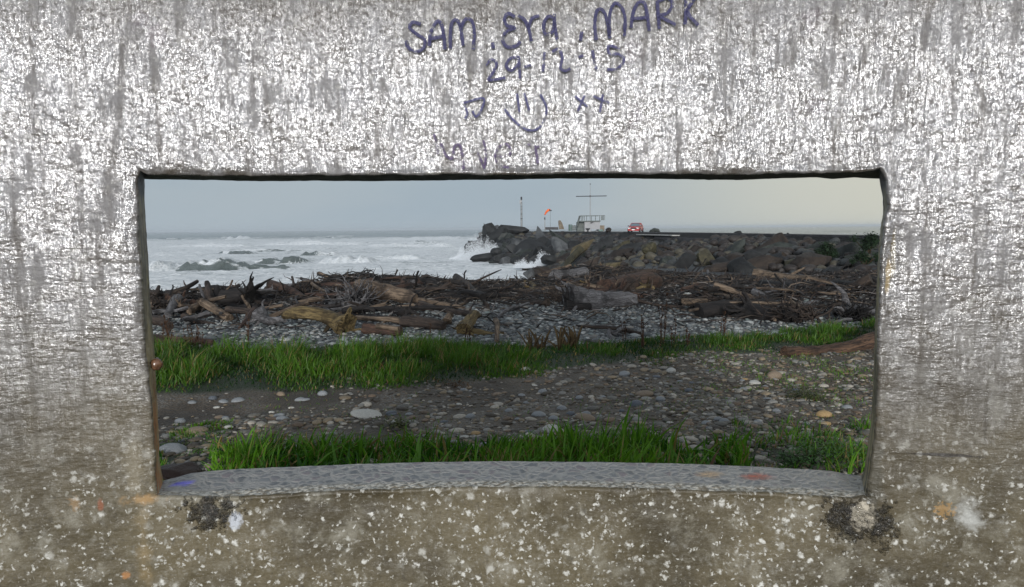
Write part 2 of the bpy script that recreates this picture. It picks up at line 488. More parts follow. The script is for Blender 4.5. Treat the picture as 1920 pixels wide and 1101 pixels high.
B_BOT = [(1615, 893), (1590, 889), (1560, 883), (1520, 880), (1450, 877), (1350, 872), (1250, 869), (1150, 867), (1050, 866), (960, 865), (850, 866), (750, 868), (650, 871), (560, 875), (480, 878), (400, 883), (360, 887), (330, 895), (306, 902)]
B_LEFT = [(306, 902), (299, 860), (297, 800), (294, 740), (291, 680), (287, 620), (282, 560), (279, 500), (275, 440), (271, 380), (271, 336)]
def resample(pts, n):
    P = np.array([[p[0], p[1]] for p in pts], float)
    L = np.concatenate([[0], np.cumsum(np.hypot(*np.diff(P, axis=0).T))]); L /= L[-1]
    u = np.linspace(0, 1, n + 1)[:-1]
    return np.stack([np.interp(u, L, P[:, 0]), np.interp(u, L, P[:, 1])], -1)
NS = (420, 220, 420, 220)
def loop(sides, rad):
    out = []
    for s, n in zip(sides, NS):
        pts = [to_cyl(on_wall(px, py, rad)) for px, py in s]
        out.append(resample(pts, n))
    return np.concatenate(out)
LF = loop((F_TOP, F_RIGHT, F_BOT, F_LEFT), WR)
LB = loop((B_TOP, B_RIGHT, B_BOT, B_LEFT), WR + WT)
N = len(LF)
k_ = np.arange(N)
# chipped, uneven arris
jit = .0007 * fbm(k_ * .21, 0, 0, 4, 40) + .0009 * fbm(k_ * .05, 3, 0, 3, 41)
cen = LF.mean(0)
def offs(Lp, d):
    t = np.roll(Lp, -2, 0) - np.roll(Lp, 2, 0)
    t[:, 0] *= WR
    nrm = np.stack([t[:, 1], -t[:, 0]], -1); nrm /= np.linalg.norm(nrm, axis=1)[:, None] + 1e-9
    side = np.sign(((Lp - cen) * nrm).sum(1)); nrm = nrm * np.where(side == 0, 1, side)[:, None]
    # smooth the normals round the corners
    for _ in range(6): nrm = (np.roll(nrm, 1, 0) + nrm * 2 + np.roll(nrm, -1, 0)) / 4
    q = Lp + nrm * np.asarray(d).reshape(-1, 1) * np.array([1 / WR, 1])
    return q
phiL, phiR, zB, zT = -0.62, 0.62, -0.05, 2.5
def outer(n4):
    cs = [(phiL, zT), (phiR, zT), (phiR, zB), (phiL, zB), (phiL, zT)]
    return np.concatenate([resample([cs[i], cs[i + 1]], n4[i]) for i in range(4)])
OUT = outer(NS)
def P3(L2, rad):
    rad = np.broadcast_to(rad, (len(L2),))
    return np.stack([rad * np.sin(L2[:, 0]), WD - WR + rad * np.cos(L2[:, 0]), L2[:, 1]], -1)
wroot = empty('concrete_wall', (0, 1.0, 0))
tag(wroot, 'rough glossy grey concrete wall with a wide window opening and blue handwriting', 'wall')
ROOT = np.array([0, 1.0, 0])
def strips(rings):
    V = np.concatenate(rings) - ROOT
    n = len(rings[0]); fs = []
    for i in range(len(rings) - 1):
        a = np.arange(n) + i * n; b = np.roll(np.arange(n), -1) + i * n
        fs.append(np.stack([a, a + n, b + n, b], -1))
    return V, np.concatenate(fs)
def sub_strips(rings, sel):
    """open strip over the index range sel (no wrap)"""
    rr = [r[sel] for r in rings]
    V = np.concatenate(rr) - ROOT; n = len(sel); fs = []
    for i in range(len(rr) - 1):
        a = np.arange(n - 1) + i * n
        fs.append(np.stack([a, a + n, a + n + 1, a + 1], -1))
    return V, np.concatenate(fs)
EDGE = offs(LF, .004 + jit)
face = []
for j in range(42):
    u = (j / 41) ** 1.8
    q = EDGE * (1 - u) + OUT * u
    rr = WR + .0035 * fbm(q[:, 0] * WR * 7, q[:, 1] * 4, 0, 4, 44) * min(1, j / 3) + .0012 * fbm(q[:, 0] * WR * 40, q[:, 1] * 40, 0, 3, 45) * min(1, j / 2)
    face.append(P3(q, rr))
# rounded arris then the reveal to the back
rev = [face[0]]
for (o_, dep) in ((.0020, .0006), (.0007, .0018), (.0, .0050)):
    rev.append(P3(offs(LF, o_ + jit), WR + dep + .001 * fbm(k_ * .3, dep * 900, 0, 3, 46)))
M_ = 14
for j in range(1, M_ + 1):
    u = j / M_
    q = LF * (1 - u) + LB * u
    nj = .0008 * fbm(k_ * .16, j * .7, 0, 3, 47) * (1 if j < M_ else .5)
    rev.append(P3(offs(q, nj), WR + .0050 + (WT - .0050) * u))
backf = []
OUTB = OUT
for j in range(8):
    u = (j / 7) ** 1.3
    q = LB * (1 - u) + OUTB * u
    backf.append(P3(q, WR + WT))
backf[0] = rev[-1]
def wall_material():
    t = NT('wet_concrete')
    sx = t.n('ShaderNodeSeparateXYZ'); t.lk(t.co, sx.inputs[0]); X, Z = sx.outputs[0], sx.outputs[2]
    flat = t.scale((1, .0001, 1))
    n_big = t.noise(3.2, 5, .6, flat); n_mid = t.noise(17, 7, .66, flat, .3)
    n_fine = t.noise(95, 5, .6, flat); n_str = t.noise(1.0, 6, .68, t.scale((38, .01, 3.6)), .4)
    n_str2 = t.noise(1.0, 5, .65, t.scale((95, .01, 12), off=(3, 0, 1)), .3)
    hi = t.map(Z, 1.15, 1.62)
    grit = t.noise(160, 4, .7, flat)
    c = t.mix(t.map(n_big, .35, .65), (0.046, 0.036, 0.018), (0.118, 0.096, 0.054))
    c = t.mix(t.map(n_mid, .50, .70, 0, .8), c, (0.225, 0.208, 0.160))
    c = t.mix(t.map(t.noise(42, 6, .7, flat), .54, .70, 0, .55), c, (0.26, 0.25, 0.215))
    c = t.mix(t.map(t.noise(31, 6, .7, t.scale((1, .0001, 1), off=(5, 0, 2))), .56, .70, 0, .6), c, (0.030, 0.024, 0.013))
    up = t.mix(t.map(n_mid, .35, .65), (0.078, 0.064, 0.050), (0.165, 0.158, 0.155))
    c = t.mix(hi, c, up)
    c = t.mix(t.map(grit, .52, .72, 0, .55), c, (0.030, 0.025, 0.018))
    c = t.mix(t.map(grit, .45, .30, 0, .30), c, (0.36, 0.345, 0.31))
    c = t.mix(t.map(n_str, .56, .72, 0, .45), c, (0.060, 0.050, 0.038))
    # where water runs down the face the concrete is glazed with a wet film
    film = t.math('ADD', t.math('ADD', t.math('MULTIPLY', n_str, .42), t.math('MULTIPLY', n_mid, .38)), t.math('MULTIPLY', n_str2, .20))
    wet = t.math('MULTIPLY', t.math('MULTIPLY', t.map(film, .592, .490), t.map(grit, .64, .46, .10, 1.0)), t.math('MULTIPLY', t.map(t.math('ADD', Z, t.math('MULTIPLY', t.math('SUBTRACT', n_mid, .5), .22)), 1.20, 1.62, .05, 1.0), t.map(Z, 1.95, 1.80, .40, 1.0)))
    # pale lime spots and chips, thickest on the apron under the window
    dis = t.n('ShaderNodeVectorMath', operation='ADD'); t.lk(flat, dis.inputs[0])
    sc2 = t.n('ShaderNodeVectorMath', operation='SCALE'); t.lk(t.noise(90, 4, .65, flat, 0, True), sc2.inputs[0]); sc2.inputs['Scale'].default_value = .020
    t.lk(sc2.outputs[0], dis.inputs[1]); dco = dis.outputs[0]
    low = t.map(Z, 1.34, 1.16)
    for (s_, th, keep) in ((85, .40, .78), (170, .44, .74), (38, .30, .85)):
        v = t.n('ShaderNodeTexVoronoi'); t.lk(dco, v.inputs[0]); v.inputs['Scale'].default_value = s_
        vc = t.n('ShaderNodeSeparateColor'); t.lk(v.outputs[1], vc.inputs[0])
        pick = t.map(t.math('ADD', vc.outputs[0], t.math('MULTIPLY', t.math('SUBTRACT', n_big, .5), 1.1)), keep, keep + .03)
        spot = t.math('MULTIPLY', t.math('MULTIPLY', t.map(v.outputs[0], th * 1.2, th * .3), pick), t.math('ADD', t.math('MULTIPLY', low, .72), .28))
        c = t.mix(spot, c, t.mix(vc.outputs[1], (0.22, 0.205, 0.165), (0.56, 0.55, 0.50)))
    dark = None
    def blotch(px, py, wx, wz, col, edge=.5, dscale=28, amt=.9, amp=.9):
        p = on_wall(px, py)
        nonlocal c, dark
        dn = t.noise(dscale, 4, .65, flat)
        ax = t.math('MULTIPLY', t.math('SUBTRACT', X, p.x), 1 / wx)
        az = t.math('MULTIPLY', t.math('SUBTRACT', Z, p.z), 1 / wz)
        r2 = t.math('SQRT', t.math('ADD', t.math('MULTIPLY', ax, ax), t.math('MULTIPLY', az, az)))
        r2 = t.math('ADD', r2, t.math('MULTIPLY', t.math('SUBTRACT', dn, .5), amp * 2))
        mk = t.map(r2, 1.0, edge, 0, amt)
        c = t.mix(mk, c, col)
        return mk
    blotch(268, 1010, .014, .13, (0.24, 0.17, 0.075), -.3, 30, .55, 1.6)
    blotch(272, 936, .035, .012, (0.36, 0.22, 0.09), -.2, 60, .75, 1.5)
    blotch(252, 880, .018, .06, (0.22, 0.19, 0.13), .2, 40, .5, .9)
    d1 = blotch(395, 956, .040, .030, t.mix(t.map(grit, .5, .62), (0.022, 0.018, 0.013), (0.13, 0.11, 0.085)), .1, 60, .95, 2.0)
    d2 = blotch(1590, 968, .034, .044, t.mix(t.map(grit, .5, .62), (0.024, 0.020, 0.015), (0.14, 0.12, 0.09)), .1, 60, .95, 1.9)
    d3 = blotch(1652, 985, .022, .034, t.mix(t.map(grit, .5, .62), (0.024, 0.020, 0.015), (0.16, 0.14, 0.11)), .0, 70, .9, 2.0)
    blotch(440, 977, .013, .017, (0.42, 0.44, 0.47), .5, 120, .9, .9)
    blotch(1618, 968, .019, .024, (0.44, 0.39, 0.30), .65, 90, .95, 1.0)
    blotch(1815, 968, .026, .034, (0.42, 0.42, 0.39), .0, 50, .8, 1.3)
    blotch(140, 945, .008, .016, (0.26, 0.16, 0.07), .2, 140, .6, 1.8)
    blotch(1768, 956, .012, .011, (0.34, 0.20, 0.07), .75, 170, .6, 2.6)
    blotch(190, 948, .006, .012, (0.20, 0.06, 0.02), .4, 90, .8, .8)
    blotch(235, 1080, .008, .008, (0.35, 0.16, 0.05), .4, 90, .8, .9)
    blotch(1770, 852, .075, .0035, (0.03, 0.025, 0.02), .4, 30, .9, 1.2)
    blotch(1676, 480, .0045, .042, (0.12, 0.09, 0.04), .5, 60, .9, .6)
    blotch(1666, 515, .0045, .036, (0.30, 0.22, 0.10), .5, 60, .8, .7)
    blotch(1848, 770, .003, .06, (0.06, 0.05, 0.035), .5, 60, .8, .8)
    blotch(1640, 880, .014, .09, (0.05, 0.045, 0.03), .3, 50, .7, 1.0)
    for px, py in ((268, 42), (292, 68), (1525, 30), (1190, 215), (1185, 100), (1530, 200), (860, 305)):
        blotch(px, py, .018, .022, (0.10, 0.08, 0.085), .3, 50, .65, 1.6)
    # surface relief: board ripples across, runs down, grit
    rip = t.noise(1.0, 4, .62, t.scale((30, .01, 105)), .3)
    rib = t.noise(1.0, 4, .62, t.scale((110, .01, 22), off=(1, 0, 5)), .3)
    g1 = t.noise(50, 5, .60, flat, .15); g2 = t.noise(250, 3, .6, flat)
    nb = t.bump(n_str, .0034, .8)
    nb = t.bump(t.noise(15, 3, .5, flat), .006, .8, nb)
    nb = t.bump(t.math('ADD', t.math('ADD', t.math('MULTIPLY', rip, t.math('MULTIPLY', t.map(Z, 1.75, 1.45, .45, 1.15), t.map(Z, 1.15, 1.38, .30, 1.0))), t.math('MULTIPLY', rib, t.map(Z, 1.45, 1.75, .35, 1.0))), t.math('MULTIPLY', g1, .75)), .0030, 1.0, nb)
    nb = t.bump(g2, .0006, 1.0, nb)
    pits = t.math('MINIMUM', t.math('ADD', d1, t.math('ADD', d2, d3)), 1.0)
    wet = t.math('MAXIMUM', wet, t.math('MULTIPLY', pits, .8))
    pit = t.math('MULTIPLY', pits, t.noise(75, 5, .7, flat))
    nb = t.bump(pit, .02, 1.0, nb)
    rough = t.map(wet, 0, 1, .55, .17)
    t.lk(t.map(wet, 0, 1, 1.45, 2.0), t.b.inputs['IOR'])
    t.lk(t.math('MULTIPLY', wet, .78), t.b.inputs['Coat Weight'])
    t.b.inputs['Coat Roughness'].default_value = 0.08
    t.b.inputs['Coat IOR'].default_value = 1.72
    t.lk(nb, t.b.inputs['Coat Normal'])
    return t.done(c, rough, .5, nb)
M_WALL = wall_material()
def reveal_material():
    t = NT('stained_reveal_shaded_soffit')
    n1 = t.noise(1, 5, .6, t.scale((30, 30, 9)), .5); n2 = t.noise(60, 5, .65)
    c = t.mix(t.map(n1, .4, .6), (0.10, 0.085, 0.052), (0.34, 0.28, 0.16))
    c = t.mix(t.map(t.noise(1, 4, .6, t.scale((45, 45, 14), off=(3, 1, 2))), .60, .66), c, (0.30, 0.26, 0.05))
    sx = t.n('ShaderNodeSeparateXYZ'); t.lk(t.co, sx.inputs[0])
    c = t.mix(t.map(sx.outputs[2], 1.645, 1.66), c, (0.030, 0.028, 0.030))  # soffit faces down: its shade is painted in as near-black
    rust = t.math('MULTIPLY', t.map(t.noise(1, 4, .6, t.scale((60, 60, 12), off=(8, 1, 2))), .42, .56), t.math('MULTIPLY', t.map(sx.outputs[2], 1.42, 1.28), t.map(sx.outputs[0], .2, -.2)))
    c = t.mix(t.math('MULTIPLY', rust, .8), c, (0.42, 0.16, 0.045))
    return t.done(c, .5, .5, t.bump(n2, .004))
def sill_material():
    t = NT('exposed_aggregate_sill')
    co = t.scale((1, 1, 1))
    dis = t.n('ShaderNodeVectorMath', operation='ADD'); t.lk(co, dis.inputs[0])
    s2 = t.n('ShaderNodeVectorMath', operation='SCALE'); t.lk(t.noise(50, 3, .6, None, 0, True), s2.inputs[0]); s2.inputs['Scale'].default_value = .012
    t.lk(s2.outputs[0], dis.inputs[1])
    e = t.vor(62, dis.outputs[0], 'DISTANCE_TO_EDGE')
    v = t.n('ShaderNodeTexVoronoi'); t.lk(dis.outputs[0], v.inputs[0]); v.inputs['Scale'].default_value = 62
    vc = t.n('ShaderNodeSeparateColor'); t.lk(v.outputs[1], vc.inputs[0])
    stone = t.mix(vc.outputs[0], (0.055, 0.062, 0.072), (0.20, 0.20, 0.205))
    stone = t.mix(t.map(vc.outputs[2], .8, .9), stone, (0.15, 0.12, 0.13))
    big = t.map(t.math('ADD', e, t.math('MULTIPLY', t.math('SUBTRACT', vc.outputs[1], .5), .22)), .04, .30)
    c = t.mix(t.math('MULTIPLY', big, .80), t.mix(t.noise(180, 4, .7), (0.20, 0.195, 0.18), (0.36, 0.345, 0.32)), stone)
    sx = t.n('ShaderNodeSeparateXYZ'); t.lk(t.co, sx.inputs[0])
    lip = t.map(t.math('ADD', t.math('SQRT', t.math('ADD', t.math('MULTIPLY', sx.outputs[0], sx.outputs[0]), t.math('POWER', t.math('ADD', sx.outputs[1], 3.0), 2.0))), t.math('MULTIPLY', t.noise(90, 4, .65), .02)), 3.046, 3.030)
    c = t.mix(lip, c, t.mix(t.map(t.noise(130, 4, .65), .4, .6), (0.15, 0.125, 0.085), (0.52, 0.49, 0.42)))
    def spot(px, py, rx, col, amt):
        nonlocal c
        p = on_wall(px, py, WR + WT * .6)
        ax = t.math('MULTIPLY', t.math('SUBTRACT', sx.outputs[0], p.x), 1 / rx)
        ay = t.math('MULTIPLY', t.math('SUBTRACT', sx.outputs[1], p.y - 1.0), 1 / .02)
        r2 = t.math('ADD', t.math('SQRT', t.math('ADD', t.math('MULTIPLY', ax, ax), t.math('MULTIPLY', ay, ay))), t.math('MULTIPLY', t.noise(60, 4, .6), .8))
        c = t.mix(t.map(r2, 1.4, .6, 0, amt), c, col)
    spot(340, 893, .026, (0.12, 0.10, 0.75), .9)
    spot(1420, 891, .034, (0.35, 0.07, 0.03), .85)
    spot(1330, 888, .03, (0.45, 0.28, 0.12), .6)
    nb = t.bump(t.map(e, 0, .25), .0015); nb = t.bump(t.noise(200, 3), .0008, prev=nb)
    return t.done(c, .42, .5, nb)
rev_in = rev[3:]
V, Fc = strips([rev[3], rev[2], rev[1]] + face); obj('wall_face', mesh('wall_face', V, Fc[:, ::-1], M_WALL), wroot)
n0, n1_, n2_, n3_ = NS
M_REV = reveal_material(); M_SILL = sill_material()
sill_sel = np.arange(n0 + n1_, n0 + n1_ + n2_ + 1) % N
rev_sel = np.arange(n0 + n1_ + n2_, N + n0 + n1_ + 1) % N
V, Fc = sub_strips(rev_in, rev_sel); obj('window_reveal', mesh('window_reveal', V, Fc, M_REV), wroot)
V, Fc = sub_strips(rev_in, sill_sel); obj('window_sill', mesh('window_sill', V, Fc, M_SILL), wroot)
V, Fc = strips(backf); obj('rear_face', mesh('rear_face', V, Fc, M_WALL), wroot)
V, Fc = strips([face[-1], backf[-1]]); obj('wall_edge', mesh('wall_edge', V, Fc[:, ::-1], M_WALL), wroot)

# small rusty knob on the jamb
_kp = on_wall(288, 683, WR + .02)
def knob_mesh():
    th = np.linspace(0, math.pi, 9); ph = np.linspace(0, 2 * math.pi, 15)[:-1]
    V = [(math.sin(a) * math.cos(b), math.sin(a) * math.sin(b), math.cos(a)) for a in th for b in ph]
    V = np.array(V) * np.array([.0085, .0085, .0095]); V += .0012 * fbm(V[:, 0] * 200, V[:, 1] * 200, V[:, 2] * 200, 2)[:, None]
    Fc = [(i * 14 + k, i * 14 + (k + 1) % 14, (i + 1) * 14 + (k + 1) % 14, (i + 1) * 14 + k) for i in range(8) for k in range(14)]
    return V, Fc
V, Fc = knob_mesh()
M_KNOB = plain('rusty_brown_shell', (0.12, 0.060, 0.032), .25, .6, .4, 150)
obj('knob', mesh('knob', V, Fc, M_KNOB), wroot, _kp - Vector((0, 1, 0)) + Vector((.004, 0, 0)))

# handwriting in blue marker, stroke by stroke (coordinates of the pen path on the wall)
PEN = {
 'A': [[(258,132),(215,122),(198,150),(235,185),(278,215),(275,258),(240,280),(192,260),(178,222)],
       [(305,252),(312,180),(345,118),(370,132),(385,200),(390,270)], [(300,215),(388,196)],
       [(420,265),(420,180),(430,122),(455,110),(475,150),(490,250)], [(477,155),(500,108),(535,112),(550,170),(545,270)],
       [(650,232),(655,265)],
       [(772,92),(735,74),(715,105),(730,140),(770,152),(725,172),(705,215),(730,255),(780,250),(802,225)],
       [(790,85),(825,110),(848,160),(862,225)], [(846,150),(865,102),(905,85)],
       [(990,100),(955,90),(930,130),(938,185),(975,175),(990,120)], [(988,75),(988,120),(1003,218)],
       [(1137,172),(1130,222)],
       [(1215,218),(1208,130),(1220,60),(1250,55),(1275,110),(1290,210)], [(1288,200),(1288,90),(1312,22),(1345,30),(1372,90),(1370,198)],
       [(1405,152),(1420,60),(1450,12),(1480,20),(1495,90),(1505,168)], [(1415,102),(1497,96)],
       [(1548,5),(1555,90),(1560,158)], [(1550,8),(1605,-12),(1632,28),(1602,72),(1565,88),(1650,135)],
       [(1706,-20),(1705,60),(1701,134)], [(1765,-25),(1715,62),(1772,138)]],
 'B': [[(610,357),(645,325),(672,348),(650,400),(630,437),(720,424)],
       [(795,312),(748,318),(725,358),(752,385),(793,348)], [(792,310),(796,360),(800,428)],
       [(825,366),(860,354)], [(935,285),(930,340),(925,390)],
       [(975,282),(1012,268),(1030,315),(1020,368),(1045,386),(1075,374)],
       [(1120,312),(1145,302)], [(1195,275),(1205,330),(1216,378)],
       [(1345,262),(1285,252),(1290,292),(1342,296),(1367,330),(1332,374),(1275,380)]],
 'C': [[(498,575),(512,620),(500,648)], [(492,562),(598,536),(592,590),(562,636),(540,606)],
       [(783,510),(797,612)], [(823,508),(850,602)],
       [(715,595),(760,650),(820,700),(880,710),(925,670),(945,600),(935,560),(910,515)],
       [(1100,524),(1168,582)], [(1152,520),(1115,607)], [(1200,525),(1287,562)], [(1252,515),(1236,612)]],
 'D': [[(330,730),(345,790),(350,842)], [(365,780),(398,850),(430,862),(442,802),(470,792),(485,850),(492,922)],
       [(565,830),(590,880),(608,922)], [(600,765),(612,830),(610,905)],
       [(680,852),(742,842),(735,790),(690,800),(665,850),(690,902),(740,912)],
       [(840,788),(905,800)], [(880,790),(890,840),(897,892)]],
}
def ink_material(name, thr, col):
    t = NT(name)
    n = t.noise(150, 4, .75); n2 = t.noise(38, 3, .6)
    a = t.map(t.math('ADD', n, t.math('MULTIPLY', t.math('SUBTRACT', n2, .5), .7)), thr + .10, thr - .06, 0, .92)
    nb = t.bump(t.noise(60, 6, .65), .006)
    return t.done(t.mix(n2, col, tuple(x * 1.9 for x in col)), .33, .5, nb, None, a)
INK = {'A': (ink_material('marker_ink', .625, (0.014, 0.012, 0.055)), 6.4), 'B': (ink_material('marker_ink_thin', .59, (0.018, 0.015, 0.065)), 5.4),
       'C': (ink_material('marker_ink_faded', .60, (0.022, 0.020, 0.080)), 4.2), 'D': (ink_material('marker_ink_worn', .54, (0.05, 0.03, 0.075)), 5.0)}
def catmull(P, n=7):
    P = [np.array(p, float) for p in P]
    if len(P) == 2: return [P[0] * (1 - u) + P[1] * u for u in np.linspace(0, 1, 8)]
    Q = [2 * P[0] - P[1]] + P + [2 * P[-1] - P[-2]]; out = []
    for i in range(1, len(Q) - 2):
        for u in np.linspace(0, 1, n, endpoint=False):
            a, b, c, d = Q[i - 1:i + 3]
            out.append(.5 * (2 * b + (c - a) * u + (2 * a - 5 * b + 4 * c - d) * u * u + (3 * b - a - 3 * c + d) * u ** 3))
    out.append(P[-1]); return out
for key, strokes in PEN.items():
    m, wpx = INK[key]
    for si, st in enumerate(strokes):
        pts = catmull([(700 + x / 2.909, y / 2.909) for x, y in st])
        V, Fc = [], []
        rr = random.Random(si * 7 + len(strokes))
        for i, p in enumerate(pts):
            tdir = pts[min(i + 1, len(pts) - 1)] - pts[max(i - 1, 0)]
            tdir = tdir / (np.linalg.norm(tdir) + 1e-9); nr = np.array([-tdir[1], tdir[0]])
            w_ = wpx / 2 * (0.85 + .3 * rr.random())
            for k, off in enumerate((-1, -.33, .33, 1)):
                q = p + nr * off * w_ + (0 if 0 < i < len(pts) - 1 else 0)
                v = on_wall(q[0], q[1], WR, .0052)
                V.append((v.x, v.y - 1.0, v.z))
            if i:
                b = i * 4
                for k in range(3): Fc.append((b - 4 + k, b + k, b + k + 1, b - 3 + k))
        obj('handwriting_stroke', mesh('handwriting_stroke', V, Fc, m), wroot)

# ------------------------------------------------------------------ labelling of repeats by look and place
ORD = ['first', 'second', 'third', 'fourth', 'fifth', 'sixth', 'seventh', 'eighth', 'ninth', 'tenth', 'eleventh', 'twelfth', 'thirteenth', 'fourteenth',
       'fifteenth', 'sixteenth', 'seventeenth', 'eighteenth', 'nineteenth', 'twentieth']
def ordinal(i):
    if i < 20: return ORD[i]
    t, u = divmod(i + 1, 10)
    T = {2: 'twenty', 3: 'thirty', 4: 'forty', 5: 'fifty', 6: 'sixty'}
    return (T[t] + '-' + ORD[u - 1]) if u else {2: 'twentieth', 3: 'thirtieth', 4: 'fortieth', 5: 'fiftieth', 6: 'sixtieth'}[t]
def name_repeats(items):
    """items: (object, kind words, place words); those alike are told apart by their order from left to right"""
    by = {}
    for o, k, p in items: by.setdefault((k, p), []).append(o)
    for (k, p), os_ in by.items():
        os_.sort(key=lambda o: o.location.x / max(o.location.y, .1))
        for i, o in enumerate(os_):
            o['label'] = f"{k} {p}" if len(os_) == 1 else f"{k}, {ordinal(i)} such from the left, {p}"

# ------------------------------------------------------------------ rocks
def rock_mesh(name, seed, m, sub=4, cuts=14, lo=.62, hi=.95, sq=(1, 1, 1), rough=.03, ang=24):
    import bmesh
    bm = bmesh.new(); bmesh.ops.create_icosphere(bm, subdivisions=sub, radius=1.0)
    V = np.array([v.co[:] for v in bm.verts]); Fc = np.array([[v.index for v in f.verts] for f in bm.faces]); bm.free()
    rng = np.random.default_rng(seed)
    nrm = rng.normal(size=(cuts, 3)); nrm /= np.linalg.norm(nrm, axis=1)[:, None]
    d = rng.uniform(lo, hi, cuts)
    for n, dd in zip(nrm, d):
        t = V @ n
        over = t > dd
        V[over] -= (t[over] - dd)[:, None] * n * .97
    V = V * (1 + rough * 1.5 * fbm(V[:, 0] * 1.6 + seed, V[:, 1] * 1.6, V[:, 2] * 1.6, 3)[:, None] + rough * .7 * fbm(V[:, 0] * 6 + seed, V[:, 1] * 6, V[:, 2] * 6, 3)[:, None])
    me = mesh(name, V * np.array(sq), Fc, m, True)
    me.set_sharp_from_angle(angle=R(ang))
    return me
def rock_mat(name, a, b, lich=(0.16, 0.16, 0.13), moss=None):
    t = NT(name)
    oi = t.n('ShaderNodeObjectInfo')
    n1 = t.noise(1.6, 6, .62); n2 = t.noise(9, 6, .65); st = t.noise(1, 5, .6, t.scale((2, 2, 9)))
    c = t.mix(t.map(n1, .35, .65), a, b)
    c = t.mix(t.map(n2, .55, .75, 0, .6), c, lich)
    c = t.mix(t.map(n2, .45, .28, 0, .8), c, tuple(x * .3 for x in a))
    c = t.mix(t.map(st, .55, .7, 0, .4), c, tuple(x * .5 for x in a))
    c = t.mix(t.map(oi.outputs['Random'], 0, 1, 0, .45), c, tuple(x * .45 for x in a))
    c = t.mix(1.0, c, (.74, .72, .70), 'MULTIPLY')
    if moss: c = t.mix(t.map(t.noise(2.2, 5, .6), .5, .6), c, moss)
    nb = t.bump(n2, .05); nb = t.bump(t.noise(28, 4, .6), .015, prev=nb)
    return t.done(c, .6, .3, nb)
RM = {
 'charcoal': rock_mat('charcoal_rock', (0.013, 0.014, 0.015), (0.038, 0.041, 0.042), (0.075, 0.08, 0.075)),
 'brown': rock_mat('brown_rock', (0.018, 0.013, 0.010), (0.052, 0.038, 0.028), (0.10, 0.085, 0.06)),
 'greenish grey': rock_mat('greenish_rock', (0.022, 0.027, 0.024), (0.055, 0.066, 0.058), (0.15, 0.16, 0.13)),
 'grey': rock_mat('grey_rock', (0.055, 0.06, 0.065), (0.13, 0.14, 0.145), (0.2, 0.2, 0.19)),
 'ochre': rock_mat('ochre_rock', (0.095, 0.075, 0.034), (0.20, 0.165, 0.088), (0.26, 0.23, 0.15)),
 'olive': rock_mat('olive_rock', (0.034, 0.031, 0.016), (0.10, 0.090, 0.046), (0.2, 0.18, 0.11)),
}
GROW = 1.35
SHAPES = {'angular': dict(cuts=15, lo=.38, hi=.60, rough=.012), 'rounded': dict(cuts=12, lo=.6, hi=.95, rough=.05, ang=40), 'slab-like': dict(cuts=14, lo=.38, hi=.62, sq=(2.3, 1.3, .8), rough=.015), 'wedge-shaped': dict(cuts=13, lo=.32, hi=.62, sq=(2.1, 1.3, 1.2), rough=.015)}
RMESH = {}
for ti, tn in enumerate(RM):
    for si, sn in enumerate(SHAPES):
        for v in range(2):
            RMESH[(tn, sn, v)] = rock_mesh('boulder', 100 + ti * 17 + si * 5 + v * 3, RM[tn], sub=4, **SHAPES[sn])

# ------------------------------------------------------------------ breakwater
DECK = [(21.5, 24), (20.6, 36), (20.6, 48), (19.8, 66), (18.6, 83), (17.0, 95), (15.6, 120), (12.0, 140), (6.0, 149), (0, 152), (-4.5, 153)]
TOE = [(16.8, 25.5), (15.0, 28.5), (9.5, 30.5), (5.2, 40), (3.4, 56), (2.2, 78), (0.2, 98), (-3.6, 110), (-6.5, 119), (-8.2, 130), (-10.5, 148)]
DZ = .90
def along(P, u):
    P = np.array(P, float); k = np.linspace(0, 1, len(P))
    return np.array([np.interp(u, k, P[:, 0]), np.interp(u, k, P[:, 1])])
def deck_z(u): return DZ + .62 * float(sstep(.84, .95, u))
def slope_pt(u, v):
    """u along, v from the deck edge (0) to the toe (1)"""
    a, b = along(DECK, u), along(TOE, u)
    p = a * (1 - v) + b * v
    zt = float(terr(b[0], b[1], False)); zt = max(zt, SEA_Z - .5)
    za = deck_z(u)
    prof = v ** .85
    return Vector((p[0], p[1], za * (1 - prof) + zt * prof))
broot = empty('breakwater', (15.0, 80.0, 0))
tag(broot, 'long dark rubble breakwater with a flat roadway running out to sea', 'breakwater')
B0 = np.array([15.0, 80.0, 0])
M_CORE = plain('gap_shaded_rubble', (0.012, 0.011, 0.010), .8, .3, .5, 1.3, .25)  # near-black core: shade of the gaps between boulders put into the colour
M_DECK = plain('worn_concrete_deck', (0.15, 0.145, 0.135), .8, .3, .3, 1.2, .02)
M_KERB = plain('dark_wet_concrete', (0.050, 0.048, 0.050), .7, .3, .4, 1.5, .03)
M_PALE = plain('pale_concrete', (0.30, 0.30, 0.28), .8, .3, .25, 1.5)
nu, nv = 130, 22
V = []
for i in range(nu):
    u = i / (nu - 1)
    a = along(DECK, u); nx = along(DECK, min(1, u + .004)) - along(DECK, max(0, u - .004)); nx = nx / np.linalg.norm(nx)
    side = np.array([nx[1], -nx[0]])            # towards the far (right) side
    for j in range(nv):
        p = slope_pt(u, 1 - j / (nv - 1))
        V.append([p.x, p.y, p.z - .35 + .25 * float(fbm(p.x * .5, p.y * .5, 0, 3, 9)) if j < nv - 1 else p.z - .02])
    wd = 6.0
    for (s_, z_) in ((wd, deck_z(u) - .02), (wd + 8, SEA_Z - 1)):
        q = a + side * s_; V.append([q[0], q[1], z_])
nw = nv + 2
Fc = [(i * nw + j, i * nw + j + 1, (i + 1) * nw + j + 1, (i + 1) * nw + j) for i in range(nu - 1) for j in range(nw - 1)]
obj('rubble_core', mesh('rubble_core', np.array(V) - B0, Fc, M_CORE), broot)
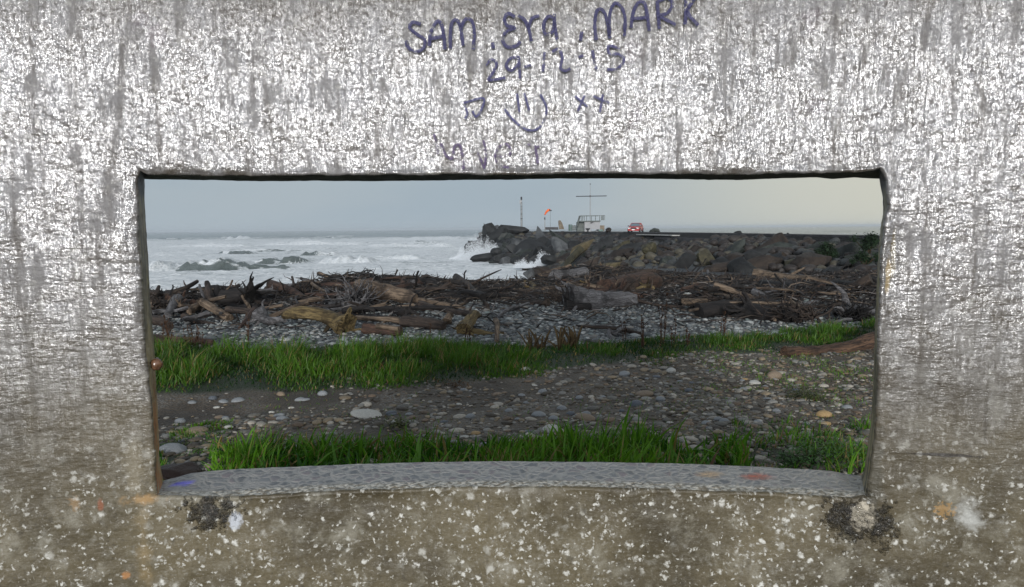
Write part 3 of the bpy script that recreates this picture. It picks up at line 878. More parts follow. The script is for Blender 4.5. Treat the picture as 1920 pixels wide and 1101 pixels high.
def ribbon(name, u0, u1, s0, s1, z0, z1, m, n=70):
    """a long block along the deck edge: s across (from the edge), z above the deck"""
    V = []
    for i in range(n):
        u = u0 + (u1 - u0) * i / (n - 1)
        a = along(DECK, u); nx = along(DECK, min(1, u + .004)) - along(DECK, max(0, u - .004)); nx /= np.linalg.norm(nx); sd = np.array([nx[1], -nx[0]])
        for (s_, z_) in ((s0, z0), (s0, z1), (s1, z1), (s1, z0)):
            q = a + sd * s_; V.append([q[0], q[1], deck_z(u) + z_])
    Fc = [(i * 4 + j, i * 4 + (j + 1) % 4, (i + 1) * 4 + (j + 1) % 4, (i + 1) * 4 + j) for i in range(n - 1) for j in range(4)]
    Fc += [(0, 3, 2, 1), tuple((n - 1) * 4 + k for k in range(4))]
    return obj(name, mesh(name, np.array(V) - B0, Fc, m, False), broot)
ribbon('roadway', .0, .86, .45, 5.9, -.3, .01, M_DECK)
ribbon('edge_wall', .0, .52, .0, .42, -.75, .12, M_KERB)
ribbon('edge_wall', .522, .84, .0, .42, -.55, .03, M_KERB)
ribbon('lower_beam', .0, .40, -.9, -.35, -1.05, -.42, M_KERB)
ribbon('walkway_slab', .355, .455, -1.1, -.02, -.28, -.16, M_PALE)

rs = random.Random(11)
RK = []
def put_rock(p, size, tn, sn, v=None, rot=None, sc3=None):
    me = RMESH[(tn, sn, rs.randrange(2) if v is None else v)]
    o = obj('boulder', me, None, p, rot or (rs.uniform(-.7, .7), rs.uniform(-.7, .7), rs.uniform(0, 6.3)),
            sc3 or ((size * rs.uniform(.85, 1.2), size * rs.uniform(.8, 1.1), size * rs.uniform(.7, 1.0)) if sn == 'rounded' else (size * rs.uniform(.8, 1.15), size * rs.uniform(.75, 1.05), size * rs.uniform(.7, 1.0))))
    o['category'] = 'boulder'; o['group'] = 'boulders armouring the breakwater'
    return o
feat = []
def frock(px, py, d, size, tn, sn, label, rot=(0, 0, 0), sc3=None, v=0):
    o = put_rock(at(px, py, d), size, tn, sn, v, rot, tuple(q * (1.0 if sn == 'rounded' else (1.22 if sn == 'angular' else 1.0)) for q in sc3)); o['label'] = label; feat.append(at(px, py, d)); return o
frock(1206, 489, 43, 1, 'ochre', 'angular', 'tall pale yellow leaning boulder standing out on the breakwater below the red car', (.1, .35, .4), (.48, .42, .78), 1)
frock(1218, 466, 50, 1, 'olive', 'rounded', 'rounded olive boulder just above the tall pale yellow one', (0, .2, 0), (.6, .6, .55))
frock(1088, 466, 75, 1, 'ochre', 'wedge-shaped', 'orange-yellow stained wedge of rock high on the slope below the lookout hut', (0, -.7, .2), (1.2, .8, .9))
frock(1076, 480, 70, 1, 'olive', 'slab-like', 'olive slab leaning below the orange-yellow stained rock', (0, -.8, .1), (1.1, .7, 1.0))
frock(995, 515, 60, 1, 'grey', 'angular', 'lone pointed grey boulder at the water edge where driftwood meets the surf', (.3, .4, .6), (.62, .5, .75))
frock(918, 434, 146, 1, 'charcoal', 'angular', 'large pyramid-shaped dark boulder crowning the seaward tip', (0, .5, .3), (3.0, 2.4, 2.3))
frock(935, 430, 148, 1, 'grey', 'angular', 'pale-topped grey boulder beside the leaning pole at the tip', (.4, .1, 1.0), (1.9, 1.5, 1.2))
frock(962, 430, 147, 1, 'charcoal', 'slab-like', 'broad flat charcoal slab on top of the tip near the beacon mast', (0, .08, .1), (2.6, 1.6, 1.9))
frock(912, 458, 128, 1, 'charcoal', 'wedge-shaped', 'dark wedge rock running down to the breaking wave at the tip', (0, -.6, .3), (3.2, 1.8, 1.4))
frock(905, 484, 112, 1, 'charcoal', 'rounded', 'low black rock awash in foam in front of the plume', (0, -.12, 0), (2.2, 1.2, .9))
frock(930, 474, 111, 1, 'charcoal', 'rounded', 'round black rock rising behind the spray plume', (0, 0, 0), (1.0, .9, 1.0))
frock(940, 487, 104, 1, 'charcoal', 'angular', 'big black rock at the foot of the tip, lapped by foam', (0, .1, .5), (1.6, 1.2, 1.4), 1)
frock(968, 491, 101, 1, 'charcoal', 'angular', 'squat black rock between the two plumes of spray', (.2, 0, 2), (1.7, 1.2, 1.0))
frock(1028, 488, 82, 1, 'charcoal', 'rounded', 'smooth dark rock rising right behind the small splash', (0, .2, 0), (1.0, .8, .8))
frock(1141, 432, 112, 1, 'brown', 'rounded', 'small round dark boulder sitting on the roadway beside the hut', (0, 0, 0), (.55, .5, .5))
frock(1228, 433.5, 88, 1, 'greenish grey', 'rounded', 'greenish domed boulder on the deck edge beside the red car', (0, 0, 0), (.75, .6, .5))
frock(1478, 442, 55, 1, 'charcoal', 'angular', 'lone dark boulder on top of the roadway edge far from the car', (0, 0, 0.4), (.32, .3, .3))
frock(1383, 437.5, 66, 1, 'charcoal', 'rounded', 'low dark boulder on the roadway edge, shoreward of the red car', (0, 0, 1), (.5, .4, .3))
frock(1428, 500, 36, 1, 'olive', 'rounded', 'long rounded olive boulder at the toe above the pale log', (0, -.1, .2), (.9, .5, .36))
frock(1500, 496, 35.5, 1, 'olive', 'rounded', 'big rounded buff boulder beside the green shrub', (0, -.1, 0), (.85, .6, .45), 1)
frock(1538, 505, 33, 1, 'grey', 'rounded', 'smooth grey dome-shaped boulder at the toe below the shrub', (0, 0, 0), (.42, .4, .34))
frock(1305, 505, 36, 1, 'olive', 'slab-like', 'flat olive slab lying at the toe above the pale upright stick', (0, -.2, .1), (.95, .5, .6))
frock(1080, 520, 34, 1, 'grey', 'slab-like', 'flat pale grey boulder among the driftwood at the slope foot', (0, -.15, .2), (.7, .5, .4))
frock(1130, 505, 40, 1, 'ochre', 'wedge-shaped', 'buff wedge boulder just shoreward of the flat grey one', (0, -.4, .2), (.9, .6, .6))
items = []
for i in range(2200):
    if len(items) >= 290: break
    u = rs.random() ** .8 * 1.0
    v = rs.random()
    p = slope_pt(u, v)
    d = p.y
    size = (.22 + d / 82.0) * rs.uniform(.65, 1.35) * (1.25 if v > .75 and d < 60 else 1.0)
    size = min(size, 2.3)
    if p.x / p.y > .60 or 960 + F_PX * p.x / p.y < 888: continue
    if any((p - q).length < size * .48 for q, _ in RK): continue
    if any(math.hypot(p.x - q.x, p.z - q.z) < size * .5 and abs(p.y - q.y) < size for q in feat): continue
    if v < .36 and u < .84: p.z -= size * (1.45 - v * 3.4)
    elif v < .12: p.z -= size * .2
    RK.append((p, size))
    r_ = rs.random()
    if d > 100: tn = 'charcoal' if r_ < .55 else ('greenish grey' if r_ < .85 else 'grey')
    elif d > 60: tn = 'charcoal' if r_ < .4 else ('greenish grey' if r_ < .6 else ('brown' if r_ < .9 else 'olive'))
    else: tn = 'brown' if r_ < .42 else ('charcoal' if r_ < .66 else ('olive' if r_ < .78 else 'greenish grey'))
    sn = rs.choice(['angular', 'angular', 'wedge-shaped', 'wedge-shaped', 'slab-like', 'slab-like', 'rounded'])
    rot = (rs.uniform(-.4, .4), rs.uniform(-.75, -.15), rs.uniform(-.5, .5)) if (d < 90 and sn in ('wedge-shaped', 'slab-like')) else None
    o = put_rock(p, size, tn, sn, rot=rot)
    where = ('upper slope' if v < .33 else ('mid-slope' if v < .68 else 'at the toe'))
    part = ('of the seaward tip' if d > 128 else ('below the lookout hut' if d > 88 else ('below the red car' if d > 50 else 'of the shoreward end')))
    items.append((o, f"{tn} {sn} boulder", f"{where} {part}"))
# the loose smaller rubble in between
rng = np.random.default_rng(8)
import bmesh
def ico(sub):
    bm = bmesh.new(); bmesh.ops.create_icosphere(bm, subdivisions=sub, radius=1.0)
    V = np.array([v.co[:] for v in bm.verts]); Fc = np.array([[v.index for v in f.verts] for f in bm.faces]); bm.free(); return V, Fc
def scatter(name, P, S, cols, m, sub=2, seed=0, jag=.18, tilt=.4):
    """one mesh of many stones: positions, per-stone sizes (n,3), colours (n,3)"""
    B, Fb = ico(sub); n = len(P); g = np.random.default_rng(seed)
    var = []
    for k in range(10):
        q = B.copy()
        nn = g.normal(size=(7, 3)); nn /= np.linalg.norm(nn, axis=1)[:, None]
        for n_, dd in zip(nn, g.uniform(.6 if jag > .1 else .78, .97, 7)):
            t_ = q @ n_; ov = t_ > dd; q[ov] *= (dd / t_[ov])[:, None]
        var.append(q * (1 + jag * fbm(q[:, 0] * 1.3 + k, q[:, 1] * 1.3, q[:, 2] * 1.3, 2)[:, None] * .6))
    var = np.array(var)[g.integers(0, 10, n)]
    q = var * S[:, None, :]
    a = g.uniform(0, 2 * math.pi, n)[:, None]; tl = g.normal(0, tilt, n)[:, None]
    x, y, z = q[..., 0], q[..., 1], q[..., 2]
    y, z = y * np.cos(tl) - z * np.sin(tl), y * np.sin(tl) + z * np.cos(tl)
    x, y = x * np.cos(a) - y * np.sin(a), x * np.sin(a) + y * np.cos(a)
    V = (np.stack([x, y, z], -1) + P[:, None, :]).reshape(-1, 3)
    Fc = (Fb[None] + (np.arange(n) * len(B))[:, None, None]).reshape(-1, 3)
    return obj(name, mesh(name, V, Fc, m, True, np.repeat(cols, len(B), 0)))
def stone_mat(name, b=.004, sc_=60, rough=.6):
    t = NT(name); n = t.noise(sc_, 4, .6)
    c = t.mix(t.map(n, .3, .7, .0, 1), t.mix(1.0, t.attr(), (0.72, 0.72, 0.72), 'MULTIPLY'), t.attr())
    return t.done(c, rough, .45, t.bump(n, b))
M_STONE = stone_mat('river_stone')
M_RUB = stone_mat('rubble_stone', .05, 8)
n = 2600
U = rng.random(n); Vv = rng.random(n)
P = np.array([slope_pt(u, v)[:] for u, v in zip(U, Vv)]); P[:, 2] += rng.uniform(-.25, .12, n)
P[:, 2] -= (Vv < .12) * (U < .84) * .55
s_ = (.10 + P[:, 1] / 260) * rng.uniform(.6, 1.6, n)
pal = np.array([(0.015, 0.015, 0.016), (0.032, 0.026, 0.022), (0.045, 0.048, 0.046), (0.075, 0.066, 0.045), (0.022, 0.016, 0.013)])
tag(scatter('rubble', P, np.stack([s_ * 1.2, s_, s_ * .8], -1), pal[rng.integers(0, 5, n)], M_RUB, 2, 1), kind='stuff')
name_repeats(items)

# ------------------------------------------------------------------ things on the breakwater
M_WHITE = plain('weathered_white_paint', (0.27, 0.28, 0.28), .6, .4, .12, 2)
M_BLOCK = None
def block_mat():
    t = NT('painted_blockwork')
    br = t.n('ShaderNodeTexBrick'); t.lk(t.scale((1, 1, 1)), br.inputs[0])
    m = t.n('ShaderNodeMapping'); m.inputs['Rotation'].default_value = (R(90), 0, 0); t.lk(t.co, m.inputs[0]); t.lk(m.outputs[0], br.inputs[0])
    br.inputs['Scale'].default_value = 1.0; br.inputs['Brick Width'].default_value = .6; br.inputs['Row Height'].default_value = .35; br.inputs['Mortar Size'].default_value = .02
    br.inputs['Color1'].default_value = (.30, .30, .30, 1); br.inputs['Color2'].default_value = (.26, .26, .265, 1); br.inputs['Mortar'].default_value = (.25, .25, .25, 1)
    c = t.mix(t.map(t.noise(1.2, 5, .6), .5, .7, 0, .4), br.outputs[0], (.25, .25, .24))
    return t.done(c, .7, .3)
M_BLOCK = block_mat()
M_GREY = plain('grey_green_timber', (0.10, 0.112, 0.105), .7, .3, .25, 3)
M_DARK = plain('dark_painted_steel', (0.03, 0.03, 0.034), .5, .4, .3, 3)
M_BROWN = plain('brown_rusted_panel', (0.13, 0.105, 0.075), .7, .3, .4, 2)
def at_z(px, d, z):
    r = ray(px, 430); return Vector((r.x * d, d, z))
def zpx(py, d, px=1100):
    return at(px, py, d).z
HD = 135.0
hx = lambda px: at(px, 430, HD).x
hz = lambda py: zpx(py, HD)
hut = empty('lookout_hut', (hx(1110), HD, hz(434)))
tag(hut, 'small white block hut with a railed flat roof on the breakwater', 'hut')
def hb(name, x0, x1, y0, y1, z0, z1, m, parent=None):
    """box from pixel columns/rows at the hut's distance; y is metres behind its front"""
    X0, X1, Z0, Z1 = hx(x0), hx(x1), hz(z1), hz(z0)
    b = MB().box(((X0 + X1) / 2 - hut.location.x, (y0 + y1) / 2, (Z0 + Z1) / 2 - hut.location.z), (X1 - X0, y1 - y0, Z1 - Z0))
    return b.build(name, m, parent or hut)
hb('wall', 1096, 1125, 0, 3.2, 415.6, 435, M_BLOCK)
hb('shaded_return_wall', 1083.5, 1096, 1.4, 3.2, 416, 436, M_GREY)  # hut's shadowed return wall; its shade is put in by a darker material
rf = hb('roof', 1086.5, 1125.6, -.4, 3.5, 414, 415.6, M_GREY)
hb('side_panel', 1125.2, 1133.6, .2, 1.2, 423, 433.6, M_BROWN)
rl = hb('railing', 1088, 1133.8, -.38, -.28, 404, 404.9, M_GREY)
for px in (1089.5, 1099.5, 1108.5, 1116, 1123.8): hb('post', px - .55, px + .55, -.36, -.28, 404.9, 414, M_GREY, rl)
hb('post', 1132.8, 1133.6, -.36, -.28, 404.9, 413.5, M_GREY, rl)
hb('rear_rail', 1088, 1126, 3.3, 3.4, 404.6, 405.4, M_GREY)
for px in (1092, 1095, 1127, 1129, 1131): hb('baluster', px - .7, px + .7, -.33, -.28, 405, 413.4, M_GREY, rl)
b = MB()
for k in range(2):
    yy = .3 + k * 1.1
    b.tube([(hx(1088) - hut.location.x, yy, hz(404.5) - hut.location.z), (hx(1082.5) - hut.location.x, yy, hz(424) - hut.location.z)], .14, 6)
for q in range(7):
    f = q / 6.5; px = 1088 - 5.5 * f; py = 406 + 18 * f
    b.box((hx(px) - hut.location.x, .85, hz(py) - hut.location.z), (.35, 1.1, .06))
b.build('stair', M_GREY, hut)
b = MB().box((hx(1109.8) - hut.location.x, -.12, hz(417.2) - hut.location.z), (.55, .22, .16)).box((hx(1108.3) - hut.location.x, -.1, hz(418.6) - hut.location.z), (.35, .2, .12))
b.build('wall_lamp', M_DARK, hut)
# flag mast on the hut roof
mast = empty('signal_mast', (hx(1108.3), HD + 1.6, hz(415)))
tag(mast, 'tall thin white mast with a dark horizontal yard rising from the hut roof', 'mast')
mz = lambda py: zpx(py, HD + 1.6) - mast.location.z
MB().tube([(0, 0, 0), (0, 0, mz(375)), (0, 0, mz(345))], [.085, .07, .04], 8).build('pole', M_WHITE, mast)
MB().tube([(at(1080, 368, HD + 1.6).x - mast.location.x, 0, mz(368.2)), (at(1137.5, 368, HD + 1.6).x - mast.location.x, 0, mz(367.8))], .085, 8).build('yard', M_DARK, mast)
MB().box((0, 0, mz(368)), (.32, .32, .34)).build('bracket', M_DARK, mast)
MB().tube([(0, 0, mz(346)), (0, 0, mz(344.6))], [.12, .12], 8).build('finial', M_DARK, mast)
b = MB()
for sx_ in (-1, 1): b.tube([(sx_ * .1, -.1, mz(368)), (sx_ * .12, -.15, mz(404))], .012, 4)
b.build('halyard', M_WHITE, mast)
# beacon mast at the tip
TD = 152.0
beacon = empty('beacon_mast', at(978, 430, TD))
tag(beacon, 'slender white beacon mast banded with dark fittings among the tip boulders', 'mast')
bz = lambda py: zpx(py, TD, 978) - beacon.location.z
MB().tube([(0, 0, -.6), (0, 0, bz(372))], [.16, .12], 8).build('pole', M_WHITE, beacon)
for py0, py1, r_ in ((411, 409.6, .26), (402, 400.8, .18), (393, 392, .2), (388, 387.4, .26), (381, 380, .22)):
    MB().tube([(0, 0, bz(py0)), (0, 0, bz(py1))], r_, 8).build('collar', M_DARK, beacon)
MB().box((-.22, 0, bz(379)), (.35, .3, .9)).build('equipment_box', M_WHITE, beacon)
MB().tube([(0, 0, bz(375)), (0, 0, bz(370)), (0, 0, bz(369))], [.2, .2, .08], 8).build('lantern', M_DARK, beacon)
lad = MB()
for sx_ in (-.2, .2): lad.tube([(sx_, -.22, -.4), (sx_, -.22, bz(381))], .025, 4)
for k in range(20): lad.box((0, -.22, k * .28), (.4, .03, .03))
lad.build('ladder', M_GREY, beacon)
# lamp post and windsock
lp = empty('light_post', at(1021.6, 430, 149))
tag(lp, 'short white post with a black and red head below the windsock', 'post')
lz = lambda py: zpx(py, 149, 1021) - lp.location.z
MB().tube([(0, 0, -.4), (0, 0, lz(412))], .1, 8).build('pole', M_WHITE, lp)
MB().tube([(0, 0, lz(412)), (0, 0, lz(409)), (0, 0, lz(407))], [.14, .14, .04], 8).build('lantern', M_DARK, lp)
ws = empty('windsock', at(1031.8, 430, 148))
tag(ws, 'orange windsock hanging from a thin pole beside the white post', 'windsock')
wz = lambda py: zpx(py, 148, 1031) - ws.location.z
wxx = lambda px: at(px, 430, 148).x - ws.location.x
MB().tube([(0, 0, -.4), (0, 0, wz(392.8))], .035, 6).build('pole', M_GREY, ws)
M_ORANGE = plain('orange_fabric', (0.72, 0.13, 0.03), .7, .2, .2, 4)
MB().tube([(wxx(1031.6), 0, wz(394)), (wxx(1028), -.1, wz(394.2)), (wxx(1025), -.15, wz(397)), (wxx(1023), -.15, wz(400)), (wxx(1021.3), -.1, wz(403.3))], [.24, .26, .23, .18, .12], 12).build('sock', M_ORANGE, ws, True)
MB().tube([(wxx(1031.9), -.02, wz(393.4)), (wxx(1031.2), 0, wz(395))], [.38, .38], 12, False).build('hoop', M_DARK, ws)
# leaning steel pole at the tip
pl = MB().tube([at(917, 420.5, 148), at(922, 428, 147.6), at(929, 438, 147)], [.22, .24, .26], 7)
o = pl.build('leaning_pole', M_DARK); tag(o, 'dark steel pole leaning seaward out of the tip boulders', 'pole')
# standing slab, boxes, railings, low wall by the hut
def poly_slab(name, pts, d, th, m, label, cat):
    P = [at(px, py, d) for px, py in pts]; c = sum(P, Vector()) / len(P)
    n = len(P); V = [p - c for p in P] + [p - c + Vector((0, th, 0)) for p in P]
    Fc = [tuple(range(n)), tuple(range(2 * n - 1, n - 1, -1))] + [(i, i + n, (i + 1) % n + n, (i + 1) % n) for i in range(n)]
    o = obj(name, mesh(name, V, Fc, m, False), None, c); tag(o, label, cat); return o
poly_slab('upright_slab', [(1047, 414.5), (1048.5, 413), (1051, 413.5), (1054, 418), (1056.5, 425), (1058, 430), (1049, 430), (1047.5, 422)], 146, .8, M_BROWN, 'pointed brown slab standing upright between the windsock and the hut', 'slab')
poly_slab('low_wall', [(1022.5, 426), (1047, 426), (1047, 431), (1022.5, 431)], 147.5, .5, M_KERB, 'low dark wall on the deck between the light post and upright slab', 'wall')
poly_slab('crate', [(1066.5, 421.2), (1069.5, 420.8), (1069.5, 433), (1066.5, 433)], 141, .8, plain('green_crate', (0.05, 0.09, 0.07), .7), 'dark green upright crate at the seaward end of the fence', 'crate')
poly_slab('crate', [(1070.5, 420.6), (1073.5, 421.4), (1073.5, 433), (1070.5, 433)], 141, .8, plain('teal_crate', (0.09, 0.15, 0.13), .7), 'pale teal upright crate next to the dark green one', 'crate')
fence = empty('pallet_fence', at(1078, 433, 139)); tag(fence, 'grey slatted timber fence joining the hut stair to the crates', 'fence')
f0 = fence.location
for k in range(6):
    px = 1072.5 + k * 2.2
    q = at(px, 433, 139) - f0; t_ = at(px, 422 + (k % 2) * .8, 139) - f0
    MB().box(((q.x + t_.x) / 2, 0, (q.z + t_.z) / 2), (.13, .08, t_.z - q.z)).build('post', M_GREY, fence)
for py in (424, 427.5, 431):
    a_, b_ = at(1072, py, 139) - f0, at(1084.5, py, 139) - f0
    MB().box(((a_.x + b_.x) / 2, .07, a_.z), (b_.x - a_.x, .05, .22)).build('rail', M_GREY, fence)
bl = empty('bollard', at(1102, 437.5, 129)); tag(bl, 'black mushroom-topped bollard on the deck edge in front of the white hut', 'bollard')
MB().tube([(0, 0, -.2), (0, 0, .60)], [.20, .16], 10).build('post', M_DARK, bl)
MB().tube([(0, 0, .60), (0, 0, .74), (0, 0, .97)], [.16, .41, .48], 10).build('cap', M_DARK, bl)
for (px, py, wdt, c_, lab) in ((1113, 432.2, 1.1, (0.33, 0.36, 0.38), 'pale grey tarp bundle against the white hut wall'), (1120.5, 431.8, .7, (0.05, 0.06, 0.07), 'small dark bundle on the deck by the hut corner'),
                            (1126, 432.3, 1.0, (0.16, 0.22, 0.2), 'greenish tarp bundle in front of the brown panel')):
    o = obj('tarp_bundle', rock_mesh('tarp_bundle', int(px), plain('bundle_cloth', c_, .8), 3, 8, .7, .95, (1, .8, .45), .05), None, at(px, py, 128), None, (wdt * .55,) * 3)
    tag(o, lab, 'bundle')

# ------------------------------------------------------------------ red car, three-quarter front view
M_RED = plain('red_car_paint', (0.34, 0.028, 0.028), .3, .6, .12, 2)
M_GLASS = plain('car_glass', (0.10, 0.14, 0.16), .08, .8, .1, 2)
M_TYRE = plain('tyre_rubber', (0.018, 0.018, 0.018), .8, .3, .2, 20)
M_RIM = plain('wheel_metal', (0.35, 0.35, 0.36), .35, .5, .1, 20, 0, .6)
M_LAMP = plain('headlight_glass', (0.75, 0.75, 0.72), .12, .8, .05, 10)
M_PLATE = plain('number_plate', (0.75, 0.75, 0.72), .5, .4, .03, 10)
CD = 97.0
cp = at(1192, 437.6, CD)
cz = deck_z(.5) + .0
car = empty('parked_car', (cp.x, CD, cz + .02), R(-110))
tag(car, 'red saloon car parked on the breakwater roadway facing the shore', 'car')
def car_body():
    # sections along x (front +), each a profile of (y half width, z)
    secs = [(2.08, .62, .30, .60), (2.0, .78, .24, .68), (1.75, .84, .22, .74), (1.0, .86, .20, .86), (.85, .86, .20, .90), (-1.2, .86, .20, .92), (-1.9, .82, .24, .92), (-2.1, .70, .32, .80)]
    V, Fc = [], []
    for (x, w_, z0, z1) in secs:
        prof = [(-w_ * .92, z0), (-w_, z0 + .12), (-w_, (z0 + z1) / 2), (-w_ * .96, z1 - .05), (-w_ * .8, z1), (0, z1 + .025), (w_ * .8, z1), (w_ * .96, z1 - .05), (w_, (z0 + z1) / 2), (w_, z0 + .12), (w_ * .92, z0)]
        V += [(x, y, z) for y, z in prof]
    n = 11
    for i in range(len(secs) - 1):
        for k in range(n):
            a0, a1 = i * n + k, i * n + (k + 1) % n
            Fc.append((a0, a1, a1 + n, a0 + n))
    Fc.append(tuple(range(n))); Fc.append(tuple((len(secs) - 1) * n + k for k in range(n - 1, -1, -1)))
    return V, Fc
V, Fc = car_body(); obj('body', mesh('body', V, Fc, M_RED, True), car)
def frustum(x0b, x1b, x0t, x1t, wb, wt, zb, zt):
    V = [(x0b, -wb, zb), (x1b, -wb, zb), (x1b, wb, zb), (x0b, wb, zb), (x0t, -wt, zt), (x1t, -wt, zt), (x1t, wt, zt), (x0t, wt, zt)]
    return V, [(0, 3, 2, 1), (4, 5, 6, 7), (0, 1, 5, 4), (1, 2, 6, 5), (2, 3, 7, 6), (3, 0, 4, 7)]
V, Fc = frustum(-1.45, .82, -.95, .12, .76, .58, .88, 1.32); obj('cabin_glass', mesh('cabin_glass', V, Fc, M_GLASS, False), car)
V, Fc = frustum(-1.02, .20, -.93, .08, .615, .56, 1.31, 1.37); obj('roof', mesh('roof', V, Fc, M_RED, False), car)
for s_ in (-1, 1):
    MB().tube([(.82, s_ * .75, .89), (.14, s_ * .59, 1.33)], .035, 5).build('front_pillar', M_RED, car)
    MB().tube([(-1.45, s_ * .75, .89), (-.95, s_ * .59, 1.33)], .05, 5).build('rear_pillar', M_RED, car)
    MB().tube([(-.35, s_ * .765, .89), (-.38, s_ * .60, 1.33)], .03, 5).build('door_pillar', M_RED, car)
    MB().box((.68, s_ * .93, .93), (.14, .2, .13)).build('mirror', M_DARK, car)
    MB().box((2.03, s_ * .56, .60), (.10, .34, .13)).build('headlight', M_LAMP, car)
    MB().box((2.05, s_ * .5, .40), (.06, .2, .08)).build('indicator', M_LAMP, car)
    for x in (1.32, -1.28):
        wh = obj('wheel', None and None, car) if False else empty('wheel', (x, s_ * .80, .31)); wh.parent = car
        b = MB(); b.tube([(0, -.1, 0), (0, .1, 0)], .31, 20); b.build('tyre', M_TYRE, wh)
        b = MB(); b.tube([(0, -.108, 0), (0, .108, 0)], .19, 14); b.build('rim', M_RIM, wh)
MB().box((2.09, 0, .36), (.12, 1.5, .22)).build('front_bumper', plain('bumper_red', (0.35, 0.03, 0.03), .4), car)
MB().box((2.07, 0, .58), (.06, .7, .11)).build('grille', M_DARK, car)
MB().box((2.165, 0, .40), (.02, .42, .12)).build('number_plate', M_PLATE, car)
MB().box((-2.12, 0, .42), (.1, 1.5, .2)).build('rear_bumper', M_RED, car)

# ------------------------------------------------------------------ driftwood
def wood_mat(name, a, b, crack=.35, rough=.75):
    t = NT(name)
    oi = t.n('ShaderNodeObjectInfo')
    co = t.n('ShaderNodeVectorMath', operation='ADD'); t.lk(t.co, co.inputs[0])
    cb = t.n('ShaderNodeCombineXYZ'); t.lk(t.math('MULTIPLY', oi.outputs['Random'], 50), cb.inputs[0]); t.lk(cb.outputs[0], co.inputs[1])
    g = t.noise(1, 6, .65, t.scale((2.2, 26, 26), co.outputs[0]), .6); g2 = t.noise(1, 4, .6, t.scale((5, 80, 80), co.outputs[0]), .3)
    big = t.noise(2.5, 5, .6, co.outputs[0])
    c = t.mix(t.map(g, .35, .65), a, b)
    c = t.mix(t.map(g2, .5, .38, 0, crack * 1.6), c, tuple(x * .15 for x in a))
    c = t.mix(t.map(big, .48, .64, 0, .85), c, tuple(x * .3 for x in a))
    nb = t.bump(g, .02); nb = t.bump(g2, .008, prev=nb)
    return t.done(c, rough, .3, nb)
WM = {
 'silver-grey': wood_mat('silver_driftwood', (0.050, 0.047, 0.047), (0.165, 0.160, 0.162)),
 'tan': wood_mat('tan_driftwood', (0.055, 0.038, 0.026), (0.20, 0.148, 0.102)),
 'brown': wood_mat('brown_driftwood', (0.018, 0.013, 0.011), (0.066, 0.048, 0.036)),
 'reddish-brown': wood_mat('reddish_driftwood', (0.026, 0.015, 0.011), (0.088, 0.050, 0.034)),
 'blackened': wood_mat('blackened_driftwood', (0.007, 0.006, 0.006), (0.024, 0.020, 0.018)),
 'ochre': wood_mat('ochre_driftwood', (0.050, 0.034, 0.014), (0.185, 0.135, 0.058)),
}
def limb(path, radii, n=14, seed=0, ridge=.12, cap=True):
    """tapering, ridged, knotted wooden limb following path"""
    path = [Vector(p) for p in path]; m = len(path)
    a = (path[1] - path[0]).normalized()
    ref = a.cross(Vector((0, 0, 1))); ref = ref if ref.length > .1 else a.cross(Vector((0, 1, 0)))
    ref.normalize(); V = []
    for i, p in enumerate(path):
        t = (path[min(i + 1, m - 1)] - path[max(i - 1, 0)]).normalized()
        ref = (ref - t * ref.dot(t)).normalized(); b = t.cross(ref)
        k = np.arange(n); an = k * 2 * math.pi / n
        rr = radii[i] * (1 + ridge * fbm(np.cos(an) * 2.2 + seed, np.sin(an) * 2.2, i * .22, 3, seed % 97) + ridge * .6 * vnoise(np.cos(an) * 5 + seed, np.sin(an) * 5, i * .12, 5))
        for q in range(n): V.append(p + (ref * math.cos(an[q]) + b * math.sin(an[q])) * float(rr[q]))
    Fc = [(i * n + k, i * n + (k + 1) % n, (i + 1) * n + (k + 1) % n, (i + 1) * n + k) for i in range(m - 1) for k in range(n)]
    if cap: Fc.append(tuple(range(n - 1, -1, -1))); Fc.append(tuple((m - 1) * n + k for k in range(n)))
    return V, Fc
def wander(p0, p1, n, amp, rnd, sag=0.0):
    p0, p1 = Vector(p0), Vector(p1); L = (p1 - p0).length; off = [Vector((rnd.uniform(-1, 1), rnd.uniform(-1, 1), rnd.uniform(-1, 1))) for _ in range(3)]
    out = []
    for i in range(n):
        u = i / (n - 1)
        o = off[0] * math.sin(math.pi * u) + off[1] * math.sin(2 * math.pi * u) * .5 + off[2] * math.sin(3.3 * math.pi * u) * .25
        out.append(p0.lerp(p1, u) + o * amp * L + Vector((0, 0, sag * math.sin(math.pi * u))))
    return out
